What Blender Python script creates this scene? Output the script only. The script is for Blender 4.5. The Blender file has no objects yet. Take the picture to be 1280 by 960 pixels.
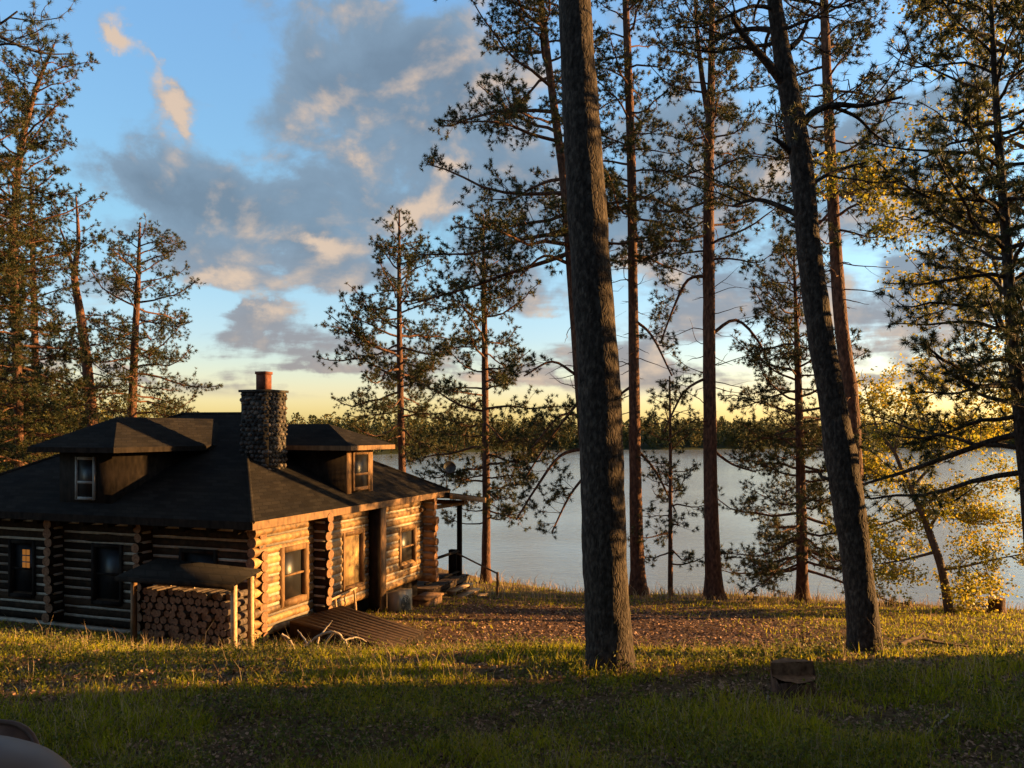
import bpy, math, random
import numpy as np
from mathutils import noise as mnoise, Vector

R = math.radians
SC = bpy.context.scene
COL = SC.collection
F = 1040.0          # focal length in photo pixels (photo 1280 wide)
CZ = 4.5            # camera height
random.seed(7)
rng = np.random.default_rng(11)

def W(px, py, d):
    return np.array([(px-640)/F*d, d, CZ+(540-py)/F*d])

# ------------------------------------------------------------------ mesh builder
class MB:
    def __init__(s):
        s.v=[]; s.f=[]; s.m=[]; s.n=0; s.r=[]
    def add(s, verts, faces, mat=0, rnd=None):
        verts=np.asarray(verts,dtype=np.float32).reshape(-1,3)
        faces=np.asarray(faces,dtype=np.int32)
        s.v.append(verts); s.f.append(faces+s.n); s.m.append(np.full(len(faces),mat,np.int32))
        s.r.append(np.full(len(faces),0.5,np.float32) if rnd is None else np.asarray(rnd,np.float32))
        s.n+=len(verts)
    def build(s, name, mats, parent=None, smooth=False, rnd=False):
        me=bpy.data.meshes.new(name)
        V=np.concatenate(s.v); me.vertices.add(len(V)); me.vertices.foreach_set('co',V.ravel())
        loops=np.concatenate([f.ravel() for f in s.f])
        sizes=np.concatenate([np.full(len(f),f.shape[1],np.int32) for f in s.f])
        starts=np.concatenate([[0],np.cumsum(sizes)[:-1]]).astype(np.int32)
        me.loops.add(len(loops)); me.loops.foreach_set('vertex_index',loops.astype(np.int32))
        me.polygons.add(len(sizes)); me.polygons.foreach_set('loop_start',starts)
        me.polygons.foreach_set('material_index',np.concatenate(s.m))
        if smooth: me.polygons.foreach_set('use_smooth',np.ones(len(sizes),bool))
        if rnd:
            a=me.attributes.new('rnd','FLOAT','FACE'); a.data.foreach_set('value',np.concatenate(s.r))
        for m in (mats if isinstance(mats,(list,tuple)) else [mats]): me.materials.append(m)
        me.update(calc_edges=True); me.validate()
        o=bpy.data.objects.new(name,me); COL.objects.link(o)
        if parent is not None: o.parent=parent
        return o

def tag(o,label=None,cat=None,group=None,kind=None):
    if label: o['label']=label
    if cat: o['category']=cat
    if group: o['group']=group
    if kind: o['kind']=kind
    return o
def empty(name,label,cat,group=None):
    o=bpy.data.objects.new(name,None); COL.objects.link(o); return tag(o,label,cat,group)
def copy_tree(o,parent=None):
    c=o.copy(); COL.objects.link(c)
    if parent is not None: c.parent=parent
    for ch in list(o.children): copy_tree(ch,c)
    return c

def nrm(a): return a/np.maximum(np.linalg.norm(a,axis=-1,keepdims=True),1e-9)

def tube(mb, path, rad, seg=6, cap=True, mat=0, wob=0.0, ph=0.0, nscale=3.0, rnd=None):
    P=np.asarray(path,float); n=len(P); rad=np.broadcast_to(np.asarray(rad,float),(n,))
    T=np.gradient(P,axis=0); T=nrm(T)
    ref=np.array([0,0,1.0]) if abs(T[:,2]).mean()<.8 else np.array([1.0,0,0])
    A=nrm(np.cross(T,ref)); B=np.cross(T,A)
    th=np.arange(seg)/seg*2*math.pi+ph
    rr=np.repeat(rad[:,None],seg,1)
    if wob>0:
        for i in range(n):
            for j in range(seg):
                q=Vector((math.cos(th[j])*.9*nscale*.4+ph*7, math.sin(th[j])*.9*nscale*.4, i*.0+float(P[i,0]+P[i,1]+P[i,2])*nscale*.35))
                rr[i,j]*=1+wob*mnoise.noise(q*2.0)+wob*.5*mnoise.noise(q*6.0)
    V=P[:,None,:]+rr[:,:,None]*(np.cos(th)[None,:,None]*A[:,None,:]+np.sin(th)[None,:,None]*B[:,None,:])
    i=np.arange(n-1)[:,None]*seg; j=np.arange(seg)[None,:]; k=(j+1)%seg
    f=np.stack([i+j,i+k,i+seg+k,i+seg+j],-1).reshape(-1,4)
    mb.add(V.reshape(-1,3),f,mat,None if rnd is None else np.full(len(f),rnd))
    if cap:
        c=np.concatenate([V[0],P[0:1]]); c2=np.concatenate([V[-1],P[-1:]])
        a=np.arange(seg); b=(a+1)%seg
        mb.add(c,np.stack([b,a,np.full(seg,seg)],-1),mat if cap is True else cap)
        mb.add(c2,np.stack([a,b,np.full(seg,seg)],-1),mat if cap is True else cap)

def sticks(mb,P0,P1,r0,r1,mat=0):
    P0=np.asarray(P0,float);P1=np.asarray(P1,float); n=len(P0)
    if n==0: return
    T=nrm(P1-P0); ref=np.tile([0.13,0.2,.97],(n,1)); A=nrm(np.cross(T,ref)); B=np.cross(T,A)
    th=np.arange(3)/3*2*math.pi
    c=np.cos(th)[None,:,None]*A[:,None,:]+np.sin(th)[None,:,None]*B[:,None,:]
    r0=np.broadcast_to(r0,(n,))[:,None,None]; r1=np.broadcast_to(r1,(n,))[:,None,None]
    V=np.concatenate([P0[:,None]+r0*c,P1[:,None]+r1*c],1)
    b=(np.arange(n)*6)[:,None,None]
    q=np.array([[0,1,4,3],[1,2,5,4],[2,0,3,5]])[None]
    mb.add(V.reshape(-1,3),(b+q).reshape(-1,4),mat)

def tufts(mb,C,D,k=24,L=.14,w=.013,spread=.05,mat=0,flat=.85):
    n=len(C)
    if n==0: return
    D=nrm(D); Dk=np.repeat(D,k,0); Ck=np.repeat(C,k,0); N=n*k
    d=nrm(Dk*.8+rng.normal(size=(N,3))*flat)
    base=Ck+Dk*rng.uniform(-spread,spread*.4,(N,1))
    tip=base+d*(L*rng.uniform(.65,1.1,(N,1)))
    s=nrm(np.cross(d,rng.normal(size=(N,3))))*w*.5
    V=np.stack([base-s,base+s,tip],1).reshape(-1,3)
    mb.add(V,np.arange(N*3).reshape(-1,3),mat,np.repeat(rng.uniform(0,1,n),k))

def leaves(mb,C,size,mat=0,up=.3,rnd=None,asp=.6):
    n=len(C)
    if n==0:return
    nn=nrm(rng.normal(size=(n,3))+np.array([0,0,up])); a=nrm(np.cross(nn,rng.normal(size=(n,3)))); b=np.cross(nn,a)
    sz=(np.broadcast_to(size,(n,))*rng.uniform(.6,1.2,n))[:,None]
    V=np.stack([C-a*sz*.5,C+b*sz*.5*asp+a*sz*.05+nn*sz*.08,C+a*sz*.5,C-b*sz*.5*asp+a*sz*.05+nn*sz*.08],1).reshape(-1,3)
    mb.add(V,np.arange(n*4).reshape(-1,4),mat,rng.uniform(0,1,n) if rnd is None else rnd)

def box8(mb,c,mat=0):
    """c: 8 corners, bottom 4 then top 4"""
    mb.add(c,[[3,2,1,0],[4,5,6,7],[0,1,5,4],[1,2,6,5],[2,3,7,6],[3,0,4,7]],mat)
def boxax(mb,o,ax,ay,az,mat=0):
    o,ax,ay,az=[np.asarray(t,float) for t in (o,ax,ay,az)]
    box8(mb,[o,o+ax,o+ax+ay,o+ay,o+az,o+ax+az,o+ax+ay+az,o+ay+az],mat)

# ------------------------------------------------------------------ materials
def mat(name):
    m=bpy.data.materials.new(name); m.use_nodes=True
    nt=m.node_tree; nt.nodes.clear(); return m,nt
def N(nt,t,**k):
    n=nt.nodes.new(t)
    for a,b in k.items():
        if a.startswith('i_'):
            key=a[2:]; key=int(key) if key.isdigit() else key.replace('_',' ')
            n.inputs[key].default_value=b
        else: setattr(n,a,b)
    return n
def ramp(nt,stops,interp='LINEAR'):
    r=nt.nodes.new('ShaderNodeValToRGB'); r.color_ramp.interpolation=interp
    e=r.color_ramp.elements
    while len(e)<len(stops): e.new(.5)
    for i,(p,c) in enumerate(stops):
        e[i].position=p; e[i].color=(c[0],c[1],c[2],1)
    return r
def noisy(name,stops,scale=(1,1,1),nscale=8,detail=6,rough=.85,bump=.3,bdist=.02,bscale=None,spec=.2,coord='Object',distort=0,rrnd=0,vor=None,transl=None):
    m,nt=mat(name); L=nt.links.new
    out=N(nt,'ShaderNodeOutputMaterial'); p=N(nt,'ShaderNodeBsdfPrincipled')
    p.inputs['Roughness'].default_value=rough; p.inputs['Specular IOR Level'].default_value=spec
    tc=N(nt,'ShaderNodeTexCoord'); mp=N(nt,'ShaderNodeMapping'); mp.inputs['Scale'].default_value=scale
    L(tc.outputs[coord],mp.inputs[0])
    nz=N(nt,'ShaderNodeTexNoise'); nz.inputs['Scale'].default_value=nscale; nz.inputs['Detail'].default_value=detail; nz.inputs['Distortion'].default_value=distort
    L(mp.outputs[0],nz.inputs[0]); r=ramp(nt,stops)
    src=nz.outputs[0]
    if rrnd:
        at=N(nt,'ShaderNodeAttribute',attribute_name='rnd')
        mx=N(nt,'ShaderNodeMix'); mx.inputs[0].default_value=rrnd; L(nz.outputs[0],mx.inputs[2]); L(at.outputs['Fac'],mx.inputs[3]); src=mx.outputs[0]
    L(src,r.inputs[0]); L(r.outputs[0],p.inputs['Base Color'])
    h=nz.outputs[0]
    if bscale:
        n2=N(nt,'ShaderNodeTexNoise'); n2.inputs['Scale'].default_value=bscale; n2.inputs['Detail'].default_value=8
        L(mp.outputs[0],n2.inputs[0]); h=n2.outputs[0]
    if vor:
        v=N(nt,'ShaderNodeTexVoronoi'); v.inputs['Scale'].default_value=vor; v.feature='DISTANCE_TO_EDGE'
        L(mp.outputs[0],v.inputs[0]); mm=N(nt,'ShaderNodeMath',operation='MINIMUM'); mm.inputs[1].default_value=.18
        L(v.outputs[0],mm.inputs[0]); m2=N(nt,'ShaderNodeMath',operation='MULTIPLY_ADD'); m2.inputs[1].default_value=3.5
        L(mm.outputs[0],m2.inputs[0]); L(h,m2.inputs[2]); h=m2.outputs[0]
    if bump:
        b=N(nt,'ShaderNodeBump'); b.inputs['Strength'].default_value=bump; b.inputs['Distance'].default_value=bdist
        L(h,b.inputs['Height']); L(b.outputs[0],p.inputs['Normal'])
    if transl:
        t=N(nt,'ShaderNodeBsdfTranslucent'); ms=N(nt,'ShaderNodeMixShader'); ms.inputs[0].default_value=transl
        L(r.outputs[0],t.inputs[0]); L(p.outputs[0],ms.inputs[1]); L(t.outputs[0],ms.inputs[2]); L(ms.outputs[0],out.inputs[0])
    else: L(p.outputs[0],out.inputs[0])
    return m

M={}
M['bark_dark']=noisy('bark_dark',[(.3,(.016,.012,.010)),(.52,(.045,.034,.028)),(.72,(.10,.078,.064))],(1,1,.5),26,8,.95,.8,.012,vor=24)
M['bark_red']=noisy('bark_red',[(.3,(.035,.018,.012)),(.55,(.11,.052,.032)),(.75,(.2,.10,.06))],(1,1,.4),14,6,.9,.8,.02,vor=12)
M['bark_grey']=noisy('bark_grey',[(.3,(.04,.03,.024)),(.7,(.15,.11,.085))],(1,1,.3),12,6,.9,.8,.03)
M['twig']=noisy('twig_bark',[(.3,(.06,.04,.028)),(.7,(.14,.09,.06))],(1,1,1),20,2,.9,0)
M['deadwood']=noisy('deadwood',[(.3,(.22,.17,.13)),(.7,(.42,.35,.28))],(1,1,1),20,4,.9,.3)
M['needle']=noisy('pine_needles',[(.25,(.022,.033,.011)),(.55,(.047,.055,.016)),(.8,(.10,.078,.024))],(1,1,1),1.2,2,.55,0,rrnd=.6,spec=.25,transl=.22)
M['needle_b']=noisy('white_pine_needles',[(.25,(.022,.034,.018)),(.55,(.045,.06,.022)),(.8,(.09,.085,.03))],(1,1,1),1.2,2,.55,0,rrnd=.6,spec=.25,transl=.22)
M['leaf_yellow']=noisy('young_leaves',[(.25,(.20,.20,.02)),(.55,(.38,.32,.03)),(.8,(.45,.30,.04))],(1,1,1),1.0,2,.5,0,rrnd=.65,spec=.3,transl=.55)
M['leaf_green']=noisy('green_leaves',[(.25,(.05,.06,.012)),(.55,(.10,.10,.02)),(.8,(.17,.13,.03))],(1,1,1),.3,2,.6,0,rrnd=.6,transl=.3)
M['forest']=noisy('forest_foliage',[(.25,(.03,.038,.012)),(.55,(.075,.07,.02)),(.8,(.15,.11,.03))],(1,1,1),.03,4,.8,0,rrnd=.55,transl=.15)
M['grass']=noisy('grass_blades',[(.22,(.09,.10,.008)),(.42,(.26,.27,.011)),(.62,(.42,.36,.02)),(.82,(.40,.26,.07))],(1,1,1),.55,4,.6,0,rrnd=.45,transl=.5,spec=.1)
M['weed']=noisy('low_leaves',[(.25,(.07,.085,.013)),(.6,(.16,.17,.022)),(.85,(.27,.19,.05))],(1,1,1),.8,3,.5,0,rrnd=.6,transl=.4)
M['litter']=noisy('leaf_litter',[(.25,(.06,.034,.022)),(.5,(.22,.12,.075)),(.75,(.46,.28,.18))],(1,1,1),2,3,.8,0,rrnd=.7,transl=.15)
M['straw']=noisy('dry_straw',[(.3,(.25,.17,.09)),(.7,(.45,.33,.2))],(1,1,1),2,3,.8,0,rrnd=.5,transl=.3)
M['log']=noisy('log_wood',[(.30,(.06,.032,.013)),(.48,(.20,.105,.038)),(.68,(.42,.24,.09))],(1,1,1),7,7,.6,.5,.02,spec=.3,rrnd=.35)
M['log_shaded']=noisy('shaded_log_wood',[(.28,(.010,.007,.005)),(.5,(.026,.017,.011)),(.72,(.055,.034,.02))],(1,1,1),7,7,.85,.5,.02,spec=.06,rrnd=.35)  # darker copy of the log wood, shade of the front put into its colour
M['chink']=noisy('chinking',[(.3,(.25,.21,.16)),(.7,(.38,.32,.25))],(1,1,1),9,4,.9,.3)
M['trim']=noisy('trim_wood',[(.3,(.10,.055,.026)),(.7,(.22,.12,.055))],(1,1,.4),11,6,.7,.4,.01)
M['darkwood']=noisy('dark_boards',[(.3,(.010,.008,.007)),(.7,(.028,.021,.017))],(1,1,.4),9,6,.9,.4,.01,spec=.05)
M['deck']=noisy('weathered_boards',[(.3,(.016,.009,.006)),(.7,(.045,.025,.015))],(1,1,1),8,6,.8,.4,.01)
M['pale_wood']=noisy('pale_cut_wood',[(.3,(.3,.19,.1)),(.7,(.52,.36,.21))],(1,1,1),14,4,.8,.3)
M['cutwood']=noisy('firewood_ends',[(.3,(.10,.05,.028)),(.7,(.27,.14,.075))],(1,1,1),20,5,.85,.3)
M['stone']=noisy('chimney_stone',[(.3,(.022,.019,.017)),(.5,(.055,.044,.037)),(.7,(.13,.10,.08))],(1,1,1),3.5,4,.8,.4,rrnd=.7)
M['mortar']=noisy('mortar',[(.3,(.02,.018,.016)),(.7,(.05,.045,.04))],(1,1,1),12,4,.95,.3)
M['clay']=noisy('clay_flue',[(.3,(.09,.03,.02)),(.7,(.17,.06,.035))],(1,1,1),9,4,.8,.2)
M['white']=noisy('window_paint',[(.3,(.16,.15,.14)),(.7,(.24,.23,.21))],(1,1,1),9,3,.6,.1)
M['acmetal']=noisy('beige_metal',[(.3,(.15,.125,.09)),(.7,(.2,.165,.12))],(1,1,1),6,3,.45,.05,spec=.5)
M['blackmetal']=noisy('dark_metal',[(.3,(.02,.018,.016)),(.7,(.045,.04,.036))],(1,1,1),9,3,.5,.05,spec=.5)
M['curtain']=noisy('curtain_cloth',[(.3,(.3,.19,.08)),(.7,(.42,.27,.12))],(1,1,.2),9,3,.9,.3)
M['hull']=noisy('pale_hull',[(.3,(.10,.073,.062)),(.7,(.14,.10,.085))],(1,1,1),3,3,.5,.03,spec=.4)
M['rimbrown']=noisy('brown_rim',[(.3,(.07,.035,.025)),(.7,(.14,.075,.05))],(1,1,1),9,3,.5,.05)

def glass_mat():
    m,nt=mat('window_glass'); out=N(nt,'ShaderNodeOutputMaterial'); p=N(nt,'ShaderNodeBsdfPrincipled')
    p.inputs['Base Color'].default_value=(.012,.011,.012,1); p.inputs['Roughness'].default_value=.4; p.inputs['Specular IOR Level'].default_value=.35
    nz=N(nt,'ShaderNodeTexNoise'); nz.inputs['Scale'].default_value=2.5; b=N(nt,'ShaderNodeBump'); b.inputs['Strength'].default_value=.0
    tc=N(nt,'ShaderNodeTexCoord'); nt.links.new(tc.outputs['Object'],nz.inputs[0]); nt.links.new(nz.outputs[0],b.inputs['Height']); nt.links.new(b.outputs[0],p.inputs['Normal'])
    nt.links.new(p.outputs[0],out.inputs[0]); return m
M['glass']=glass_mat()
def lit_mat():
    m,nt=mat('daylight_glow_pane'); out=N(nt,'ShaderNodeOutputMaterial'); e=N(nt,'ShaderNodeEmission')
    e.inputs[0].default_value=(1,.38,.08,1); e.inputs[1].default_value=.07  # glow stands in for daylight coming through the house, no lamp inside
    nt.links.new(e.outputs[0],out.inputs[0]); return m
M['lit']=lit_mat()

def roof_mat():
    m,nt=mat('asphalt_shingles'); L=nt.links.new
    out=N(nt,'ShaderNodeOutputMaterial'); p=N(nt,'ShaderNodeBsdfPrincipled'); p.inputs['Roughness'].default_value=.95; p.inputs['Specular IOR Level'].default_value=.05
    tc=N(nt,'ShaderNodeTexCoord'); sp=N(nt,'ShaderNodeSeparateXYZ'); L(tc.outputs['Object'],sp.inputs[0])
    # courses follow height; tabs follow the horizontal position
    a=N(nt,'ShaderNodeVectorMath',operation='DOT_PRODUCT'); a.inputs[1].default_value=(.9407,-.3392,0); L(tc.outputs['Object'],a.inputs[0])
    b=N(nt,'ShaderNodeVectorMath',operation='DOT_PRODUCT'); b.inputs[1].default_value=(.3392,.9407,0); L(tc.outputs['Object'],b.inputs[0])
    s=N(nt,'ShaderNodeMath',operation='ADD'); L(a.outputs['Value'],s.inputs[0]); L(b.outputs['Value'],s.inputs[1])
    cb=N(nt,'ShaderNodeCombineXYZ'); L(s.outputs[0],cb.inputs[0]); zz=N(nt,'ShaderNodeMath',operation='MULTIPLY'); zz.inputs[1].default_value=2.4; L(sp.outputs[2],zz.inputs[0]); L(zz.outputs[0],cb.inputs[1])
    br=N(nt,'ShaderNodeTexBrick'); br.inputs['Scale'].default_value=1.0; br.inputs['Brick Width'].default_value=.32; br.inputs['Row Height'].default_value=.15; br.inputs['Mortar Size'].default_value=.012
    br.inputs['Color1'].default_value=(.014,.0125,.012,1); br.inputs['Color2'].default_value=(.024,.0215,.020,1); br.inputs['Mortar'].default_value=(.016,.015,.014,1)
    L(cb.outputs[0],br.inputs[0])
    nz=N(nt,'ShaderNodeTexNoise'); nz.inputs['Scale'].default_value=1.3; nz.inputs['Detail'].default_value=6; L(tc.outputs['Object'],nz.inputs[0])
    r=ramp(nt,[(.3,(.75,.75,.78)),(.7,(1.3,1.2,1.1))]); L(nz.outputs[0],r.inputs[0])
    mx=N(nt,'ShaderNodeMix',data_type='RGBA',blend_type='MULTIPLY'); mx.inputs[0].default_value=1; L(br.outputs[0],mx.inputs[6]); L(r.outputs[0],mx.inputs[7])
    L(mx.outputs[2],p.inputs['Base Color'])
    bp=N(nt,'ShaderNodeBump'); bp.inputs['Strength'].default_value=1.0; bp.inputs['Distance'].default_value=.035; 
    inv=N(nt,'ShaderNodeMath',operation='SUBTRACT'); inv.inputs[0].default_value=1; L(br.outputs['Fac'],inv.inputs[1]); L(inv.outputs[0],bp.inputs['Height'])
    L(bp.outputs[0],p.inputs['Normal']); L(p.outputs[0],out.inputs[0]); return m
M['roof']=roof_mat()

def water_mat():
    m,nt=mat('lake_water'); L=nt.links.new
    out=N(nt,'ShaderNodeOutputMaterial'); p=N(nt,'ShaderNodeBsdfPrincipled')
    p.inputs['Base Color'].default_value=(.21,.24,.25,1); p.inputs['Roughness'].default_value=.15; p.inputs['IOR'].default_value=1.333
    tc=N(nt,'ShaderNodeTexCoord')
    def nz(sc,mapsc,det):
        mp=N(nt,'ShaderNodeMapping'); mp.inputs['Scale'].default_value=mapsc; mp.inputs['Rotation'].default_value=(0,0,.25); L(tc.outputs['Object'],mp.inputs[0])
        n=N(nt,'ShaderNodeTexNoise'); n.inputs['Scale'].default_value=sc; n.inputs['Detail'].default_value=det; n.inputs['Roughness'].default_value=.6; L(mp.outputs[0],n.inputs[0]); return n
    a=nz(2.2,(.5,1,1),5); b=nz(.5,(.45,1,1),3)
    ad=N(nt,'ShaderNodeMath',operation='MULTIPLY_ADD'); ad.inputs[1].default_value=2.2; L(b.outputs[0],ad.inputs[0]); L(a.outputs[0],ad.inputs[2])
    pz=nz(.035,(.35,1,1),3); pm=N(nt,'ShaderNodeMapRange'); pm.inputs[1].default_value=.35; pm.inputs[2].default_value=.65; pm.inputs[3].default_value=.35; pm.inputs[4].default_value=1.25; L(pz.outputs[0],pm.inputs[0])
    bp=N(nt,'ShaderNodeBump'); bp.inputs['Distance'].default_value=.034; L(pm.outputs[0],bp.inputs['Strength']); L(ad.outputs[0],bp.inputs['Height'])
    L(bp.outputs[0],p.inputs['Normal']); L(p.outputs[0],out.inputs[0]); return m
M['water']=water_mat()

def ground_mat():
    m,nt=mat('forest_floor'); L=nt.links.new
    out=N(nt,'ShaderNodeOutputMaterial'); p=N(nt,'ShaderNodeBsdfPrincipled'); p.inputs['Roughness'].default_value=.95; p.inputs['Specular IOR Level'].default_value=.1
    tc=N(nt,'ShaderNodeTexCoord'); at=N(nt,'ShaderNodeAttribute',attribute_name='dirt')
    n1=N(nt,'ShaderNodeTexNoise'); n1.inputs['Scale'].default_value=1.1; n1.inputs['Detail'].default_value=9; n1.inputs['Roughness'].default_value=.65; L(tc.outputs['Object'],n1.inputs[0])
    n2=N(nt,'ShaderNodeTexNoise'); n2.inputs['Scale'].default_value=14; n2.inputs['Detail'].default_value=8; n2.inputs['Roughness'].default_value=.7; L(tc.outputs['Object'],n2.inputs[0])
    g=ramp(nt,[(.3,(.07,.05,.02)),(.48,(.14,.095,.04)),(.62,(.21,.13,.07)),(.8,(.28,.18,.10))]); L(n2.outputs[0],g.inputs[0])
    d=ramp(nt,[(.3,(.035,.02,.015)),(.45,(.09,.052,.038)),(.6,(.17,.10,.07)),(.75,(.32,.21,.15))]); L(n2.outputs[0],d.inputs[0])
    s=N(nt,'ShaderNodeMath',operation='MULTIPLY_ADD'); s.inputs[1].default_value=1.8; L(n1.outputs[0],s.inputs[0]); 
    o2=N(nt,'ShaderNodeMath',operation='SUBTRACT'); o2.inputs[1].default_value=.9; L(at.outputs['Fac'],o2.inputs[0]); L(o2.outputs[0],s.inputs[2])
    sm=N(nt,'ShaderNodeMapRange'); sm.inputs[1].default_value=.3; sm.inputs[2].default_value=.75; L(s.outputs[0],sm.inputs[0])
    mx=N(nt,'ShaderNodeMix',data_type='RGBA'); L(sm.outputs[0],mx.inputs[0]); L(g.outputs[0],mx.inputs[6]); L(d.outputs[0],mx.inputs[7])
    L(mx.outputs[2],p.inputs['Base Color'])
    bp=N(nt,'ShaderNodeBump'); bp.inputs['Strength'].default_value=1; bp.inputs['Distance'].default_value=.12; L(n2.outputs[0],bp.inputs['Height']); L(bp.outputs[0],p.inputs['Normal'])
    L(p.outputs[0],out.inputs[0]); return m
M['ground']=ground_mat()

# ------------------------------------------------------------------ terrain
PY=[-80,-20,0,5.43,9,10.3,12,14,16.5,18,20,24,28,30,31.5,36,42,60]
PZ=[5.5,3.6,2.85,2.3,1.95,1.78,1.27,.72,.12,-.08,-.27,-.75,-1.2,-1.38,-1.7,-5.6,-7.5,-9]
EX=[-200,-60,-30,-12,-5,-1,2,8,13,18,40,200]
EY=[95,85,75,55,38,33,30.4,30,28.4,27.2,26,24]
def sstep(a,b,x):
    t=np.clip((x-a)/(b-a),0,1); return t*t*(3-2*t)
def fb(x,y,s,seed=0):
    return (np.sin(x*s*1.3+seed)*np.cos(y*s*1.7+seed*2.1)+.5*np.sin(x*s*2.9+y*s*1.1+seed)+.35*np.cos(y*s*4.1-x*s*2.3+seed*3))/1.85
def zg(X,Y):
    X=np.asarray(X,float);Y=np.asarray(Y,float)
    ye=np.interp(X,EX,EY)
    Yp=np.where(Y<18,Y,18+(Y-18)*12/(ye-18))
    z=np.interp(Yp,PY,PZ)
    z=z+.25*sstep(-4.5,-8,X)*sstep(8,12,Y)*sstep(17.5,14.5,Y)
    z=z+.045*fb(X,Y,.55,1)+.02*fb(X,Y,2.1,4)
    z=z+(9.5-z)*sstep(9,20,X-.30*np.maximum(Y,0))*sstep(7.8,7.2,Y-.176*(X+4.8))*sstep(-70,-10,Y)  # unseen hill added on the right, edge along the sun rays, shades the foreground
    return z
def zs(x,y): return float(zg(x,y))
def dirt(X,Y):
    a=np.exp(-(((X-2.6)/5.2)**4+((Y-19.3)/7.0)**4))
    b=.8*np.exp(-(((X-7.5)/3.0)**2+((Y-11.5)/1.6)**2))
    return np.clip(a+b,0,1)
gx=np.concatenate([np.arange(-160,-24,5),np.arange(-24,-14,.6),np.arange(-14,14,.2),np.arange(14,30,.6),np.arange(30,165,5)])
gy=np.concatenate([np.arange(-80,-5,4),np.arange(-5,3,.6),np.arange(3,36,.2),np.arange(36,60,1),np.arange(60,121,4)])
X,Y=np.meshgrid(gx,gy); Z=zg(X,Y)
g=MB(); nx,ny=len(gx),len(gy); i=np.arange(ny-1)[:,None]*nx; j=np.arange(nx-1)[None]
g.add(np.stack([X,Y,Z],-1).reshape(-1,3),np.stack([i+j,i+j+1,i+nx+j+1,i+nx+j],-1).reshape(-1,4))
go=g.build('ground',M['ground'],smooth=True)
a=go.data.attributes.new('dirt','FLOAT','POINT'); a.data.foreach_set('value',dirt(X,Y).ravel().astype(np.float32))
tag(go,'grassy forest clearing sloping down towards the lake bank','ground',kind='structure')

w=MB(); w.add([[-1500,-200,-5],[1500,-200,-5],[1500,1600,-5],[-1500,1600,-5]],[[0,1,2,3]])
# keep the lake sheet in front of the shore only
wo=w.build('lake',M['water']); tag(wo,'pale blue grey lake with fine ripples beyond the bank','lake',kind='structure')

# far shore hills
SX=[-900,-300,-130,-60,-40,10,100,200,900]
SY=[260,300,330,352,375,428,455,490,560]
def shore(x): return np.interp(x,SX,SY)+6*np.sin(x*.045)+3*np.sin(x*.13)
hx=np.arange(-900,901,15.0); t=np.array([-30,0,6,25,60,120,250,500,900.])
hz=np.array([-7,-5.05,-4,-1.5,1,3,5,7,8.])
HX,HT=np.meshgrid(hx,t); HY=shore(HX)+HT; HZ=np.repeat(hz[:,None],len(hx),1)+1.2*fb(HX,HY,.012,2)*sstep(0,80,HT)
h=MB(); nx,ny=len(hx),len(t); i=np.arange(ny-1)[:,None]*nx; j=np.arange(nx-1)[None]
h.add(np.stack([HX,HY,HZ],-1).reshape(-1,3),np.stack([i+j,i+j+1,i+nx+j+1,i+nx+j],-1).reshape(-1,4))
tag(h.build('hills',M['forest'],smooth=True),'low hills of the far lake shore','hills',kind='structure')

def forest(name,label,n,xr,fy,hr,faces,lsz):
    mb=MB(); C=[];S=[];RR=[]
    for k in range(n):
        x=rng.uniform(*xr); dd=rng.exponential(35); 
        y=fy(x)+2+min(dd,260); hh=rng.uniform(*hr)
        zb=float(np.interp(dd,t,hz))
        c=rng.random()
        m=faces
        u=rng.random(m)**.8
        if c<.5: rad=hh*.2*(1-u)**.7+.3           # conifer
        else: rad=hh*.26*np.sqrt(np.clip(1-(2*u-1)**2,0,1))+.2
        th=rng.uniform(0,2*math.pi,m)
        rr=rad*rng.uniform(.5,1.1,m)
        C.append(np.stack([x+rr*np.cos(th),y+rr*np.sin(th),zb+hh*(.08+.92*u)],-1)); S.append(np.full(m,lsz)); RR.append(np.clip(rng.random()*.9+rng.normal(size=m)*.1,0,1))
    leaves(mb,np.concatenate(C),np.concatenate(S),rnd=np.concatenate(RR),asp=.9)
    return tag(mb.build(name,M['forest'],rnd=True),label,'forest',kind='stuff')
forest('far_forest','dark treeline of the far shore across the lake',2300,(-330,430),shore,(7,13.5),90,1.1)

# ------------------------------------------------------------------ trees
def catmull(P,n):
    P=np.asarray(P,float); Q=np.vstack([2*P[0]-P[1],P,2*P[-1]-P[-2]]); out=[]
    for i in range(len(P)-1):
        p0,p1,p2,p3=Q[i:i+4]
        for t in np.linspace(0,1,n,endpoint=False):
            out.append(.5*((2*p1)+(-p0+p2)*t+(2*p0-5*p1+4*p2-p3)*t*t+(-p0+3*p1-3*p2+p3)*t**3))
    out.append(P[-1]); return np.array(out)

def branch_path(p0,az,el,L,n=7,up=.35,wig=.12):
    d=np.array([math.cos(az)*math.cos(el),math.sin(az)*math.cos(el),math.sin(el)]); P=[p0.copy()]
    for i in range(n):
        d=d+rng.normal(size=3)*wig; 
        if i>n*.45: d[2]+=up*.28
        d[2]=max(d[2],-.32); d=d/np.linalg.norm(d); P.append(P[-1]+d*L/n)
    return np.array(P)

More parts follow.
